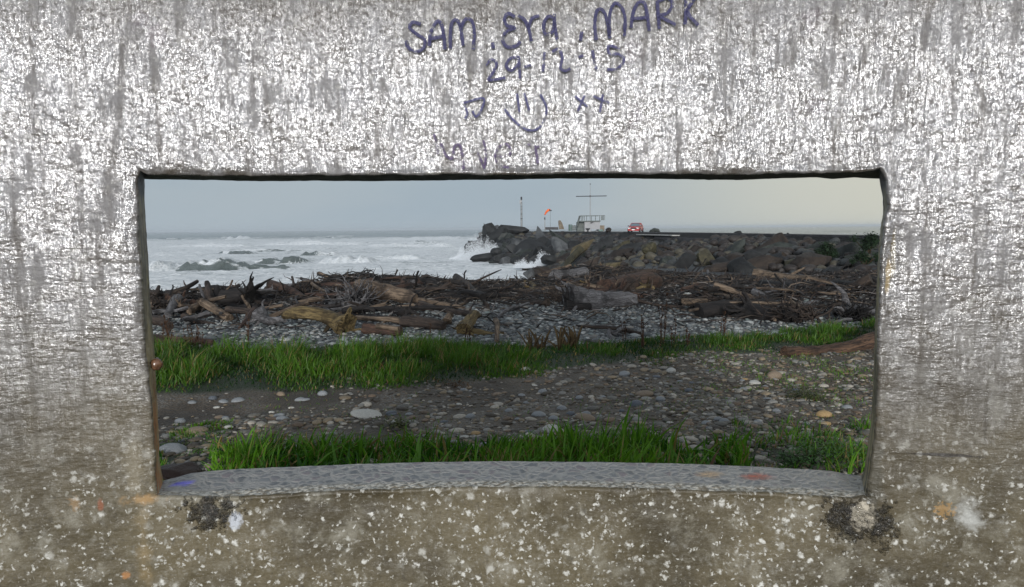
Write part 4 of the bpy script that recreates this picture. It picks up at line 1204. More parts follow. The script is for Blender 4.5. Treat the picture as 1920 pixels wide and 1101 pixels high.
def log_mesh(seed, L=1.0, r0=.07, r1=.05, roots=0, stubs=2, bend=.05, n=14, m=12, mat=None, flare=1.0, rootlen=.3, rootr=.3):
    """a log along +x from 0 to L; roots sprout at x=0"""
    rd = random.Random(seed); b = MB()
    path = wander((0, 0, 0), (L, 0, 0), m, bend, rd)
    radii = [(r0 * (1 - i / (m - 1)) + r1 * i / (m - 1)) * (1 + (flare - 1) * max(0, 1 - i / (m * .3)) ** 2) * rd.uniform(.92, 1.08) for i in range(m)]
    b.add(*limb(path, radii, n, seed))
    for k in range(stubs):
        i = rd.randrange(2, m - 1); a = rd.uniform(0, 6.28); ln = rd.uniform(.08, .28) * L
        d = Vector((rd.uniform(.2, .9), math.cos(a), math.sin(a))).normalized()
        b.add(*limb(wander(path[i], path[i] + d * ln, 5, .12, rd), [radii[i] * f for f in (.5, .42, .34, .25, .12)], 7, seed + k))
    for k in range(roots):
        a = rd.uniform(0, 6.28); s_ = rd.uniform(.55, 1.25) * rootlen
        d = Vector((-rd.uniform(.1, .9), math.cos(a), math.sin(a))).normalized()
        st = path[0] + Vector((r0 * .3, math.cos(a) * r0 * .6 * flare, math.sin(a) * r0 * .6 * flare))
        b.add(*limb(wander(st, st + d * s_, 7, .16, rd), [r0 * rootr * f * rd.uniform(.8, 1.2) for f in (1.3, 1.0, .8, .65, .48, .32, .15)], 7, seed + 50 + k))
    me = mesh('driftwood_log', b.v, b.f, mat, True); me.set_sharp_from_angle(angle=R(50)); return me
def orient(o, p0, p1, roll=0.0):
    d = (p1 - p0); o.location = p0
    q = d.to_track_quat('X', 'Z'); o.rotation_euler = (q.to_matrix() @ Matrix.Rotation(roll, 3, 'X')).to_euler()
def flog(px0, py0, px1, py1, d0, d1, r0px, r1px, tone, label, seed, cat='driftwood', name='driftwood_log', **k):
    if d0 < 30:      # never below the beach or inside a mound: bring it forward to where it would touch
        d0 = min(d0, gnd(px0, py0 + r0px * .7).y); d1 = min(d1, gnd(px1, py1 + r1px * .7).y)
    p0, p1 = at(px0, py0, d0), at(px1, py1, d1); L = (p1 - p0).length
    me = log_mesh(seed, L, r0px / F_PX * d0, r1px / F_PX * d1, mat=WM[tone], **k)
    o = obj(name, me); orient(o, p0, p1, seed * 1.3); tag(o, label, cat, 'driftwood washed up on the beach'); return o
flog(672, 546, 778, 562, 16.6, 16.2, 21, 12, 'tan', 'thick pale tan trunk with a clean sawn end beside the grey root tangle', 1, n=20, m=16, stubs=0, flare=1.15, bend=.05)
o_ = flog(650, 612, 532, 592, 10.2, 10.6, 17, 8, 'ochre', 'yellowish twisted log with splayed root end lying just behind the grass', 2, roots=10, flare=1.5, rootlen=.22, bend=.07, stubs=1)
flog(379, 566, 430, 597, 12.6, 12.2, 7, 8, 'tan', 'tan log slanting down with a rounded end left of the black stump', 3, stubs=0, bend=.02)
flog(470, 556, 418, 560, 13.8, 13.9, 15, 17, 'blackened', 'black sawn stump lying on its side under the upright root prongs', 4, roots=9, flare=1.3, rootlen=.5, rootr=.34, stubs=1)
flog(395, 566, 388, 529, 14.2, 14.4, 9, 4, 'brown', 'brown root prong standing upright out of the black stump', 5, stubs=1, bend=.08)
flog(403, 565, 408, 537, 14.1, 14.3, 7, 4, 'blackened', 'shorter black root prong beside the tall brown one', 6, stubs=1)
flog(385, 560, 374, 534, 14.2, 14.5, 3, 2, 'silver-grey', 'thin grey branch leaning left from the upright root prongs', 7, stubs=0)
flog(418, 552, 436, 525, 14.2, 14.5, 2.2, 1.5, 'tan', 'thin bare stick rising right above the black stump', 8, stubs=0)
flog(420, 553, 444, 543, 14.2, 14.4, 2.0, 1.2, 'brown', 'low thin stick slanting right above the black stump', 9, stubs=0)
flog(334, 560, 313, 592, 12.9, 12.0, 10, 6, 'silver-grey', 'broad grey plank-like log leaning down toward the pebbles near the left jamb', 10, bend=.02, stubs=0)
flog(560, 548, 548, 520, 17.4, 17.8, 3, 2, 'brown', 'thin brown spike rising above the straight silver log', 79, stubs=1)
flog(715, 540, 745, 508, 18.6, 19.2, 2.4, 1.4, 'brown', 'thin crooked twig reaching up beyond the grey root tangle', 80, stubs=2, bend=.08)
flog(868, 530, 874, 508, 20.4, 20.8, 2, 1.2, 'blackened', 'thin black twig standing on the crest at centre', 81, stubs=1, bend=.1)
flog(284, 562, 298, 537, 13.8, 14.2, 6, 3, 'brown', 'dark brown pointed stub sticking up beside the left jamb', 11, stubs=1)
flog(319, 553, 324, 535, 14, 14.3, 2, 1.2, 'blackened', 'thin black forked twig standing up near the left jamb', 12, stubs=2)
flog(287, 586, 352, 576, 12.0, 12.4, 4, 3, 'silver-grey', 'slim curved grey branch arching over the black logs by the left jamb', 13, bend=.10, stubs=1)
flog(354, 584, 378, 570, 12.4, 12.7, 7, 5, 'tan', 'short fat tan log leaning behind the slanting tan log', 14, stubs=0)
flog(392, 586, 340, 600, 11.7, 11.5, 4, 3, 'silver-grey', 'grey branch with a blunt knobbed end low on the pebbles', 15, bend=.08, stubs=1)
flog(478, 578, 450, 614, 12.0, 10.8, 6, 3, 'reddish-brown', 'splintered orange-brown stick leaning up at the pebble edge', 16, bend=.03, stubs=1)
flog(488, 590, 536, 600, 11.2, 10.8, 11, 4, 'silver-grey', 'smooth grey forked root with a rounded head before the yellowish log', 17, roots=4, flare=1.4, rootlen=.18, bend=.08, stubs=0)
flog(425, 580, 490, 586, 12.2, 12.0, 6, 5, 'brown', 'long flat brown board lying behind the splintered stick', 18, bend=.01, stubs=0)
flog(508, 535, 612, 578, 16.8, 15.0, 10, 6, 'reddish-brown', 'long reddish-brown log sloping down across the middle of the pile', 19, bend=.03, stubs=1, n=16)
flog(500, 545, 560, 548, 16.9, 16.4, 8, 7, 'brown', 'thick brown log tucked under the sloping reddish one', 20, stubs=2)
flog(525, 537, 652, 529, 18.4, 18.2, 5, 4, 'silver-grey', 'long straight silver log along the crest of the pile', 21, bend=.01, stubs=1)
flog(597, 513, 640, 531, 18.2, 17.8, 4, 4, 'tan', 'pale plank propped up against the sky-side of the crest', 22, bend=.005, stubs=0)
flog(610, 549, 624, 590, 16, 15, 8, 5, 'silver-grey', 'broken pale grey snag hanging below the grey root tangle', 24, stubs=2)
flog(556, 560, 558, 575, 15.6, 15.3, 2.5, 2, 'silver-grey', 'short pale peg standing upright in the dark part of the pile', 25, stubs=0)
flog(585, 532, 625, 560, 17, 16.2, 3.2, 2.6, 'tan', 'slim tan pole crossing in front of the silver log', 26, bend=.01, stubs=0)
flog(610, 528, 600, 545, 17.2, 17.0, 4.5, 3, 'blackened', 'black crooked knot standing above the reddish log', 27, stubs=2)
flog(752, 540, 766, 518, 19.5, 19.8, 6, 4, 'reddish-brown', 'orange-brown splintered stake crossing behind the thick tan trunk', 28, stubs=0)
flog(730, 545, 790, 533, 19.3, 19.1, 8, 6, 'reddish-brown', 'rust-coloured split log behind the thick tan trunk', 29, bend=.02, stubs=1)
flog(775, 536, 800, 520, 20, 20.4, 4, 7, 'silver-grey', 'wedge of pale grey driftwood topping the pile above the trunk', 30, stubs=0, bend=.02)
flog(810, 530, 816, 552, 20, 19.2, 8, 4, 'blackened', 'black stub with a dull sheen on the middle of the crest', 31, stubs=2)
flog(855, 520, 915, 574, 20.6, 17.0, 7, 4, 'brown', 'long dark pole slanting down to the pebbles from the crest', 32, bend=.015, stubs=1)
flog(875, 566, 848, 576, 17.2, 16.8, 2.5, 2, 'tan', 'thin tan stick crossing under the dark slanting pole', 33, stubs=0)
flog(895, 541, 852, 576, 18.5, 16.6, 3, 2.4, 'tan', 'tan branch crossing the dark slanting pole', 34, bend=.04, stubs=1)
flog(776, 562, 870, 578, 15.6, 14.4, 6, 4, 'tan', 'straight tan pole running right from the sawn end of the trunk', 35, bend=.01, stubs=0)
flog(790, 572, 900, 592, 14.6, 13.4, 8, 5, 'brown', 'long brown log sloping down right below the trunk', 36, bend=.02, stubs=1)
flog(668, 596, 760, 604, 11.8, 11.4, 4.5, 6, 'tan', 'long thin tan branch lying in front of the gravel patch', 37, bend=.03, stubs=1)
flog(758, 604, 832, 612, 11.0, 10.8, 14, 10, 'brown', 'thick dark brown log resting on the grey pebbles near the grass', 38, n=18, stubs=0, bend=.02)
flog(682, 616, 752, 622, 10.2, 10.1, 12, 10, 'reddish-brown', 'rotten red-brown log with a pale split top at the grass edge', 39, n=18, stubs=1, bend=.02)
flog(706, 612, 748, 617, 10.1, 10.0, 5, 5, 'tan', 'pale split slab lying on the rotten red-brown log', 40, stubs=0, bend=.01)
flog(838, 604, 846, 588, 11.2, 11.3, 9, 6, 'tan', 'rounded tan knot standing at the end of the thick brown log', 41, stubs=0, flare=1.2)
flog(870, 620, 893, 590, 10.6, 10.8, 13, 8, 'ochre', 'flared ochre stump wedge with a dark hollow base on the pebbles', 42, roots=3, flare=1.3, rootlen=.16, stubs=1)
flog(875, 620, 945, 626, 10.5, 10.4, 9, 4, 'ochre', 'ochre arm reaching right from the flared stump wedge', 43, bend=.06, stubs=1)
flog(931, 640, 930, 602, 10.0, 10.1, 4, 6, 'tan', 'upright weathered peg standing in the pebbles right of the ochre arm', 44, stubs=1)
flog(940, 596, 990, 570, 12.6, 13.2, 4, 2.5, 'silver-grey', 'forked silver branch lying across the centre pebbles', 45, bend=.07, stubs=3)
flog(1066, 562, 1190, 563, 16.8, 16.0, 24, 13, 'silver-grey', 'massive weathered grey trunk with a flared gnarled root end', 46, n=22, m=18, roots=6, flare=1.25, rootlen=.35, stubs=1, bend=.03)
flog(1060, 574, 1105, 576, 15.8, 15.6, 11, 8, 'blackened', 'blackened root lump under the massive grey trunk', 47, roots=5, flare=1.4, rootlen=.3, stubs=1)
flog(1135, 540, 1225, 530, 21.5, 21.0, 17, 19, 'reddish-brown', 'huge dark reddish log behind the massive grey trunk', 48, n=20, stubs=1, bend=.02)
flog(1040, 520, 1096, 512, 26, 25.5, 14, 12, 'silver-grey', 'fat grey log end perched where the pile meets the boulders', 49, n=18, stubs=2, bend=.03)
flog(985, 545, 1035, 515, 23, 25, 3.5, 2.5, 'tan', 'long bare branch leaning up toward the boulders', 50, bend=.03, stubs=1)
flog(1010, 518, 1070, 498, 27, 28, 5, 3, 'tan', 'tan pole propped on the grey log end', 51, bend=.02, stubs=0)
flog(1093, 518, 1124, 540, 24, 23, 3, 2, 'tan', 'curved tan branch arching over the huge reddish log', 52, bend=.08, stubs=0)
flog(985, 530, 1000, 548, 24, 23, 5, 4, 'ochre', 'mossy ochre stub at the water side of the pile', 53, stubs=1)
flog(1418, 516, 1532, 524, 26, 25.5, 10, 6, 'tan', 'long pale log with a mossy butt lying at the boulder toe', 54, n=18, bend=.015, stubs=1, flare=1.25)
flog(1430, 533, 1530, 547, 21.5, 20.5, 8, 7, 'blackened', 'straight black log on the pebbles in front of the long pale log', 55, n=16, bend=.01, stubs=0)
flog(1326, 525, 1327, 508, 24, 24.2, 2.6, 2.2, 'silver-grey', 'short white stick standing upright in the wrack below the boulders', 56, stubs=0)
flog(1247, 492, 1248, 468, 46, 46.3, 2.4, 2.2, 'tan', 'pale upright post among the boulders below the red car', 57, stubs=0)
flog(1237, 461, 1285, 476, 48, 46, 2.8, 2.4, 'brown', 'brown pole lying across the boulders above the pale post', 58, stubs=0, bend=.02)
flog(1252, 486, 1285, 476, 45, 44, 2.2, 1.8, 'tan', 'tan pole wedged between boulders right of the pale post', 59, stubs=0, bend=.02)
flog(1310, 585, 1450, 572, 12.9, 13.2, 16, 12, 'blackened', 'long black log half hidden under tangled branches on the pebbles', 60, n=16, stubs=3, bend=.03)
flog(1400, 585, 1500, 596, 12.0, 11.6, 17, 14, 'blackened', 'bulky black root mass in the tangle nearest the grass', 61, n=16, roots=6, flare=1.3, rootlen=.35, stubs=3, bend=.04)
flog(1292, 583, 1480, 568, 11.9, 12.2, 2.4, 2.2, 'tan', 'very long thin branch sweeping across the black log', 62, bend=.035, stubs=2)
flog(1360, 555, 1400, 578, 13.0, 12.2, 3.2, 2.5, 'tan', 'tan branch slanting down over the long black log', 63, bend=.03, stubs=1)
flog(1470, 552, 1540, 605, 13, 11.0, 3.2, 2.4, 'tan', 'long tan branch falling right over the black root mass', 64, bend=.02, stubs=1)
flog(1452, 600, 1472, 575, 11.2, 11.6, 3.2, 3.4, 'tan', 'forked pale branch standing in front of the black root mass', 65, stubs=1)
flog(1500, 572, 1622, 546, 12.3, 13.5, 3, 2.4, 'silver-grey', 'long grey pole rising to the right over the root plate', 66, bend=.01, stubs=1)
flog(1580, 584, 1640, 590, 11.6, 11.4, 19, 13, 'silver-grey', 'grey cut log end with a dark root plate by the right jamb', 67, n=20, roots=8, flare=1.2, rootlen=.4, stubs=0)
flog(1560, 607, 1597, 599, 10.7, 10.8, 4, 3, 'silver-grey', 'smooth pale branch lying at the grass edge by the right jamb', 68, bend=.06, stubs=0)
flog(1520, 548, 1645, 552, 16, 15.5, 7, 7, 'brown', 'dark brown log behind the grey pole near the right jamb', 69, stubs=1, bend=.02)
flog(1560, 533, 1645, 540, 20, 19.5, 8, 8, 'blackened', 'black log near the boulder toe by the right jamb', 70, stubs=1, bend=.02)
flog(1168, 615, 1146, 636, 10.2, 9.9, 5, 3, 'silver-grey', 'small silvery forked snag standing among the dead stems', 71, roots=4, rootlen=.16, stubs=2, bend=.1)
flog(1080, 612, 1200, 626, 10.8, 10.3, 3, 4, 'brown', 'long thin brown branch lying in front of the dead stems', 72, bend=.04, stubs=3)
flog(1090, 640, 1130, 642, 9.9, 9.8, 4, 3, 'silver-grey', 'pale bent root poking from the grass edge', 73, bend=.12, stubs=1)
flog(285, 636, 400, 645, 9.6, 9.3, 10, 7, 'reddish-brown', 'rotting reddish log sunk in the grass edge by the left jamb', 74, bend=.02, stubs=1)
flog(318, 612, 285, 600, 10.6, 10.9, 8, 9, 'brown', 'short fat brown log end beside the left jamb', 75, stubs=1)
flog(414, 653, 418, 636, 9.2, 9.3, 3, 2.6, 'silver-grey', 'short grey stub standing in the grass near the rotting log', 76, stubs=0)
# the fallen log in the grass at right
p0, p1 = gnd(1470, 668), gnd(1745, 655)
p0.z += .05; p1 = at(1745, 617, 8.75)
me = log_mesh(77, (p1 - p0).length, .065, .15, mat=wood_mat('fallen_log_wood', (0.035, 0.020, 0.013), (0.125, 0.072, 0.042), .5), n=26, m=26, bend=.05, stubs=0)
o = obj('fallen_log', me); orient(o, p0, p1, 1.0)
tag(o, 'gnarled reddish-brown fallen log lying at the edge of the green grass', 'log')

# root tangle: one thing of many wiry roots
def root_tangle(px, py, d, w_, h_, n, tone, label, seed):
    rd = random.Random(seed); c = at(px, py, min(d, gnd(px, py + 14).y)); b = MB()
    for k in range(n):
        a = rd.uniform(0, 6.28); s0 = Vector((rd.gauss(0, w_ * .22), rd.gauss(0, .12), rd.uniform(-.4, .1) * h_))
        e = s0 + Vector((rd.gauss(0, w_ * .42), rd.gauss(0, .2), rd.uniform(.1, 1.0) * h_))
        b.add(*limb(wander(s0, e, 7, .14, rd), [rd.uniform(.007, .022) * f for f in (1.3, 1.1, .9, .75, .6, .45, .3)], 5, seed + k))
    o = obj('root_tangle', mesh('root_tangle', b.v, b.f, WM[tone], True), None, c); tag(o, label, 'root tangle')
root_tangle(665, 560, 16.9, .72, .52, 90, 'silver-grey', 'bushy tangle of wiry grey roots standing over the thick tan trunk', 5)
root_tangle(1600, 590, 11.9, .55, .30, 70, 'blackened', 'dark wiry root plate behind the grey cut log by the right jamb', 6)
root_tangle(1050, 555, 17.5, .6, .3, 36, 'brown', 'brown twisted roots behind the flared end of the massive trunk', 7)
root_tangle(1500, 590, 12.2, .9, .34, 60, 'brown', 'tangle of brown branches over the black root mass', 8)
root_tangle(1370, 572, 13.2, .9, .28, 60, 'brown', 'tangle of brown branches over the long black log', 9)
root_tangle(300, 570, 13.6, .4, .3, 26, 'brown', 'small brown root tangle by the pointed stub near the left jamb', 10)
root_tangle(560, 545, 17.6, .5, .3, 26, 'brown', 'scraggy brown roots under the long silver log', 11)

# generic logs strewn over the mounds (individuals)
rl_ = random.Random(21)
VAR = {}
for tn in WM:
    VAR[tn] = [log_mesh(300 + i * 7 + len(tn), 1.0, rl_.uniform(.045, .08), rl_.uniform(.03, .05), mat=WM[tn], stubs=2, bend=.05, n=10, m=9, roots=(5 if i == 2 else 0), rootlen=.22) for i in range(3)]
def mound_at(x, y):
    return sum(h * math.exp(-((x - mx) / sx) ** 2 - ((y - my) / sy) ** 2) for mx, my, sx, sy, h in MOUNDS)
items = []
tries = 0
while len(items) < 215 and tries < 6000:
    tries += 1
    mx, my, sx, sy, h = rl_.choice(MOUNDS)
    x, y = mx + rl_.gauss(0, sx * .8), my + rl_.gauss(0, sy * .75)
    if x / y > .62 or x / y < -.64 or y < np.interp(x, GB_X, GB_Y) + 1.0: continue
    z = float(terr(x, y))
    L = rl_.uniform(.5, 1.9) * (1 if y < 22 else 1.3)
    a = rl_.gauss(0, .55) + (math.pi if rl_.random() < .5 else 0); el = rl_.gauss(0, .13)
    if rl_.random() < .08: el = rl_.uniform(.4, 1.0); L *= .4
    tn = rl_.choices(list(WM), weights=[.14, .16, .30, .10, .29, .01])[0]  # blackened share raised to stand in for shaded gaps in the pile
    me = VAR[tn][rl_.randrange(3)]
    o = obj('driftwood_log', me); dv = Vector((math.cos(a) * math.cos(el), math.sin(a) * math.cos(el), math.sin(el)))
    p = Vector((x, y, z + rl_.uniform(.02, .07) + .32 * mound_at(x, y) * rl_.random())) - dv * L * (.5 if el < .35 else .1)
    orient(o, p, p + dv, rl_.uniform(0, 6)); th = (rl_.choice((.5, .75, 1.0, 1.25, 1.5)) if el < .35 else .5) * rl_.uniform(.85, 1.15); o.scale = (L, th, th)
    o['category'] = 'driftwood'; o['group'] = 'driftwood washed up on the beach'
    pxm = x / y
    where = ('near the left jamb' if pxm < -.36 else ('around the thick tan trunk' if pxm < -.1 else ('between trunk and massive log' if pxm < .12 else ('behind the dead stems' if pxm < .3 else 'near the right jamb'))))
    dep = 'front of pile' if y < 14 else ('mid pile' if y < 19 else 'back of pile')
    size = 'stout' if th > 1.15 else ('slim' if th > .72 else 'thin')
    if el > .35: size = 'upright ' + size
    items.append((o, f"{size} {tn} log", f"{dep} {where}"))
name_repeats(items)

# twigs and bark litter (nobody could count them)
def twigs(name, n, seed, m):
    g = np.random.default_rng(seed); V = []; Fc = []; Cc = []
    P = []; k = 0
    pal = np.array([(0.07, 0.067, 0.067), (0.12, 0.09, 0.065), (0.032, 0.023, 0.019), (0.014, 0.012, 0.011), (0.05, 0.032, 0.022), (0.22, 0.2, 0.185)])
    mw = np.array([h * sx * sy for _, _, sx, sy, h in MOUNDS]); mw /= mw.sum()
    idx = g.choice(len(MOUNDS), n, p=mw); M = np.array(MOUNDS)[idx]
    x = M[:, 0] + g.normal(0, 1, n) * M[:, 2] * .85; y = M[:, 1] + g.normal(0, 1, n) * M[:, 3] * .85
    # a thinner scatter over the whole beach
    q = g.random(n) < .24; x[q] = g.uniform(-15, 18, q.sum()); y[q] = g.uniform(10.5, 27, q.sum())
    ok = (x / y < .95) & (x / y > -1.0) & (y > np.interp(x, GB_X, GB_Y) + .7); x, y, q = x[ok], y[ok], q[ok]; n = len(x)
    z = terr(x, y); mo = sum(h * np.exp(-((x - a) / c) ** 2 - ((y - b) / d) ** 2) for a, b, c, d, h in MOUNDS)
    L = g.uniform(.12, .75, n) * np.where(q, .7, 1); a = g.normal(0, .8, n); el = g.normal(0, .22, n); el = np.where(g.random(n) < .06, g.uniform(.4, 1.3, n), el)
    r = g.uniform(.004, .017, n) * (.6 + y / 28)
    z = z + r + mo * .40 * g.random(n) ** 1.5
    D = np.stack([np.cos(a) * np.cos(el), np.sin(a) * np.cos(el), np.sin(el)], -1); S = np.stack([-D[:, 1], D[:, 0], D[:, 0] * 0], -1); S /= np.linalg.norm(S, axis=1)[:, None]; T = np.cross(D, S)
    c0 = np.stack([x, y, z], -1); bend = g.normal(0, .08, (n, 2)) * L[:, None]
    rings = []
    for j, (u, f) in enumerate(((-.5, .8), (-.15, 1.0), (.2, .85), (.5, .3))):
        ce = c0 + D * (u * L)[:, None] + S * (bend[:, :1] * (1 - 4 * u * u)) + T * (bend[:, 1:] * (1 - 4 * u * u)); 
        for k in range(4):
            an = k * math.pi / 2 + .4
            rings.append(ce + (S * math.cos(an) + T * math.sin(an)) * (r * f)[:, None])
    V = np.stack(rings, 1).reshape(-1, 3)
    f1 = np.array([[j * 4 + k, j * 4 + (k + 1) % 4, (j + 1) * 4 + (k + 1) % 4, (j + 1) * 4 + k] for j in range(3) for k in range(4)] + [[3, 2, 1, 0], [12, 13, 14, 15]])
    Fc = (f1[None] + (np.arange(n) * 16)[:, None, None]).reshape(-1, 4)
    cols = pal[g.choice(6, n, p=[.16, .14, .26, .30, .10, .04])] * g.uniform(.2, .95, (n, 1))  # twigs darkened: shade inside the pile is put into their colour
    o = obj(name, mesh(name, V, Fc, m, True, np.repeat(cols, 16, 0))); tag(o, kind='stuff')
M_TWIG = stone_mat('twig_wood', .003, 60, .8)
twigs('driftwood_debris', 27000, 3, M_TWIG)

# ------------------------------------------------------------------ stones
rng = np.random.default_rng(77)
PAL_B = np.array([(0.15, 0.17, 0.18), (0.22, 0.25, 0.26), (0.30, 0.33, 0.335), (0.10, 0.11, 0.12), (0.24, 0.23, 0.21), (0.19, 0.23, 0.23), (0.40, 0.42, 0.42)])
PAL_T = np.array([(0.13, 0.13, 0.12), (0.23, 0.235, 0.23), (0.36, 0.35, 0.32), (0.06, 0.052, 0.042), (0.16, 0.12, 0.085), (0.09, 0.078, 0.06), (0.24, 0.20, 0.14)])
def field(n, x0, x1, y0, y1, bias=1.0):
    u = rng.random(n) ** bias; y = y0 + (y1 - y0) * u
    return rng.uniform(-1.05, 1.0, n) * y, y
# beach shingle
x, y = field(92000, 0, 0, 9.0, 27, 1.3)
ok = y > np.interp(x, GB_X, GB_Y) - .15 + .2 * fbm(x * 1.1, y * 1.1, 0, 3, 3); x, y = x[ok], y[ok]
s_ = np.exp(rng.normal(-4.05, .45, len(x))) * (.75 + y / 30); s_ = np.clip(s_, .008, .08)
P = np.stack([x, y, terr(x, y) + s_ * .12], -1)
tag(scatter('shingle', P, np.stack([s_ * 1.35, s_, s_ * .55], -1), PAL_B[rng.integers(0, 7, len(x))] * np.array([1.0, .965, .92]) * rng.uniform(.22, 1.1, (len(x), 1)), M_STONE, 1, 5, .08, .18), kind='stuff')
# gravel on the track
x, y = field(56000, 0, 0, 3.4, 9.4, .9)
front = np.interp(x, GF_X, GF_Y)
dens = np.clip(.14 + .75 * sstep(-1.8, 2.2, x) * 1.0 + .5 * fbm(x * .9, y * 1.6, 0, 3, 51) + .3 * (y < 5.6), .03, 1.1)
ok = (y < front + .12 + .25 * fbm(x * 1.4, y, 0, 3, 52)) & (rng.random(len(x)) < dens); x, y = x[ok], y[ok]
s_ = np.clip(np.exp(rng.normal(-4.45, .55, len(x))), .004, .045)
P = np.stack([x, y, terr(x, y) + s_ * .1], -1)
tag(scatter('gravel', P, np.stack([s_ * 1.4, s_, s_ * .5], -1), PAL_T[rng.integers(0, 7, len(x))] * np.array([.92, .86, .78]) * rng.uniform(.7, 1.2, (len(x), 1)), M_STONE, 2, 6, .08, .15), kind='stuff')
# cobbles one can pick out
COBM = {'grey': plain('grey_cobble', (0.20, 0.21, 0.215), .55, .45, .2, 14, .003), 'dark grey': plain('dark_cobble', (0.085, 0.095, 0.11), .5, .45, .2, 14, .003), 'pale': plain('pale_cobble', (0.40, 0.39, 0.35), .6, .4, .15, 14, .003),
      'ochre': plain('ochre_cobble', (0.33, 0.22, 0.10), .55, .45, .2, 14, .003), 'brownish': plain('brown_cobble', (0.19, 0.145, 0.10), .6, .4, .2, 14, .003)}
CMESH = {(tn, v): rock_mesh('cobble', 500 + v * 3 + len(tn), COBM[tn], 3, 8, .8, .97, (1, .8, (.42, .62, .34)[v]), .02) for tn in COBM for v in range(3)}
for me in CMESH.values(): me.attributes.remove(me.attributes['sharp_edge']) if 'sharp_edge' in me.attributes else None
def cobble(px, py, rpx, tn, v, label=None, rz=None, sq=1.0):
    p = gnd(px, py); r_ = rpx / F_PX * p.y
    o = obj('cobble', CMESH[(tn, v)], None, p + Vector((0, 0, r_ * (.14, .25, .1)[v])), (rs.gauss(0, .08), rs.gauss(0, .08), rs.uniform(-.3, .3) if rz is None else rz), (r_, r_ * .9, r_ * sq))
    o['category'] = 'stone'; o['group'] = 'cobbles on the dirt track'
    if label: o['label'] = label
    return o
for a in ((325, 848, 28, 'grey', 0, 'large flat grey stone by the left jamb just beyond the sill', 0.0, 1.1), (688, 780, 32, 'pale', 2, 'long flat cream stone on the track behind the tall grass', 0.1, .55),
          (1193, 762, 14, 'dark grey', 1, 'round dark blue-grey cobble standing proud on the gravel'), (1545, 782, 15, 'ochre', 1, 'egg-shaped ochre cobble on the gravel near the right jamb'),
          (1036, 810, 23, 'pale', 0, 'flat pale grey stone just behind the tallest grass blades'), (1452, 708, 15, 'brownish', 1, 'oval pinkish-brown cobble near the far grass edge'),
          (605, 741, 10, 'grey', 1, 'rounded grey cobble at the foot of the far grass'), (446, 753, 13, 'grey', 0, 'flat pale blue-grey cobble near the left grass edge'),
          (563, 751, 11, 'grey', 0, 'low oval grey cobble on bare dirt'), (399, 749, 8, 'dark grey', 1, 'small bluish cobble against the grass nearest the left jamb'),
          (1098, 787, 20, 'brownish', 0, 'broad sandy stone left of the round dark cobble'), (1010, 780, 15, 'grey', 0, 'broad grey flat cobble in the middle of the track'),
          (1208, 742, 18, 'brownish', 0, 'long fawn flat stone above the round dark cobble'), (1170, 703, 12, 'grey', 0, 'smooth grey oval cobble at the far grass edge'),
          (1415, 720, 13, 'pale', 0, 'pale flat cobble near the far grass toward the right'), (370, 812, 22, 'brownish', 0, 'broad mottled flat stone near the left jamb'),
          (882, 784, 10, 'grey', 1, 'bluish round cobble behind the tall grass at centre'), (1069, 830, 14, 'pale', 2, 'thin white flat chip standing out behind the grass blades'),
          (1325, 796, 12, 'grey', 0, 'grey oval cobble in the middle of the stony patch'), (1258, 698, 10, 'pale', 1, 'small cream cobble by the far grass edge'),
          (529, 788, 14, 'grey', 0, 'flat light grey cobble left of the cream stone'), (734, 776, 11, 'dark grey', 0, 'grey flat cobble touching the right of the cream stone'),
          (985, 694, 10, 'pale', 0, 'pale cobble at the far grass edge near centre')):
    cobble(*a)
items = []
for i in range(150):
    px = rs.uniform(300, 1630); lo = np.interp(px, [300, 900, 1250, 1640], [752, 724, 700, 676])
    if px < 950 and rs.random() < .45: continue
    py = rs.uniform(lo, 852)
    tn = rs.choices(['grey', 'dark grey', 'pale', 'ochre', 'brownish'], weights=[.40, .2, .2, .05, .15])[0]
    r_ = rs.uniform(5, 10.5) * (.75 + (py - 680) / 400)
    o = cobble(px, py, r_, tn, rs.randrange(3))
    half = 'far side of track' if py < lo + (852 - lo) * .33 else ('middle of track' if py < lo + (852 - lo) * .66 else 'near side of track')
    items.append((o, f"{'larger' if r_ > 8 else 'smaller'} {tn} cobble", f"{half} " + ('left half' if px < 960 else 'right half')))
name_repeats(items)

# ------------------------------------------------------------------ grass
def blades(name, x, y, h, w_, cols, m, seed, lean=.35):
    g = np.random.default_rng(seed); n = len(x)
    z = terr(x, y) - .01
    a = g.uniform(0, 2 * math.pi, n); ln = np.abs(g.normal(0, lean, n)) + .06
    wind = g.normal(.12, .1, n)
    dx, dy = np.cos(a) * ln + wind, np.sin(a) * ln
    f = g.uniform(0, math.pi, n); sx, sy = np.cos(f), np.sin(f) * .6
    us = (0, .35, .7, 1.0); ws = (1.0, .95, .6, .04); V = []
    for u, wq in zip(us, ws):
        cx = x + dx * h * u ** 1.8; cy = y + dy * h * u ** 1.8; cz = z + h * u * (1 - .28 * ln * u)
        for s_ in (-1, 1): V.append(np.stack([cx + s_ * sx * w_ * wq * .5, cy + s_ * sy * w_ * wq * .5, cz], -1))
    V = np.stack(V, 1).reshape(-1, 3)
    f1 = np.array([[0, 1, 3, 2], [2, 3, 5, 4], [4, 5, 7, 6]])
    Fc = (f1[None] + (np.arange(n) * 8)[:, None, None]).reshape(-1, 4)
    grad = np.tile(np.array([.45, .45, .85, .85, 1.05, 1.05, 1.2, 1.2]), n)[:, None]
    grad = np.tile(np.array([1.0] * 6 + [1.15, 1.15]), n)[:, None]
    o = obj(name, mesh(name, V, Fc, m, True, np.repeat(cols, 8, 0) * grad)); tag(o, kind='stuff'); return o
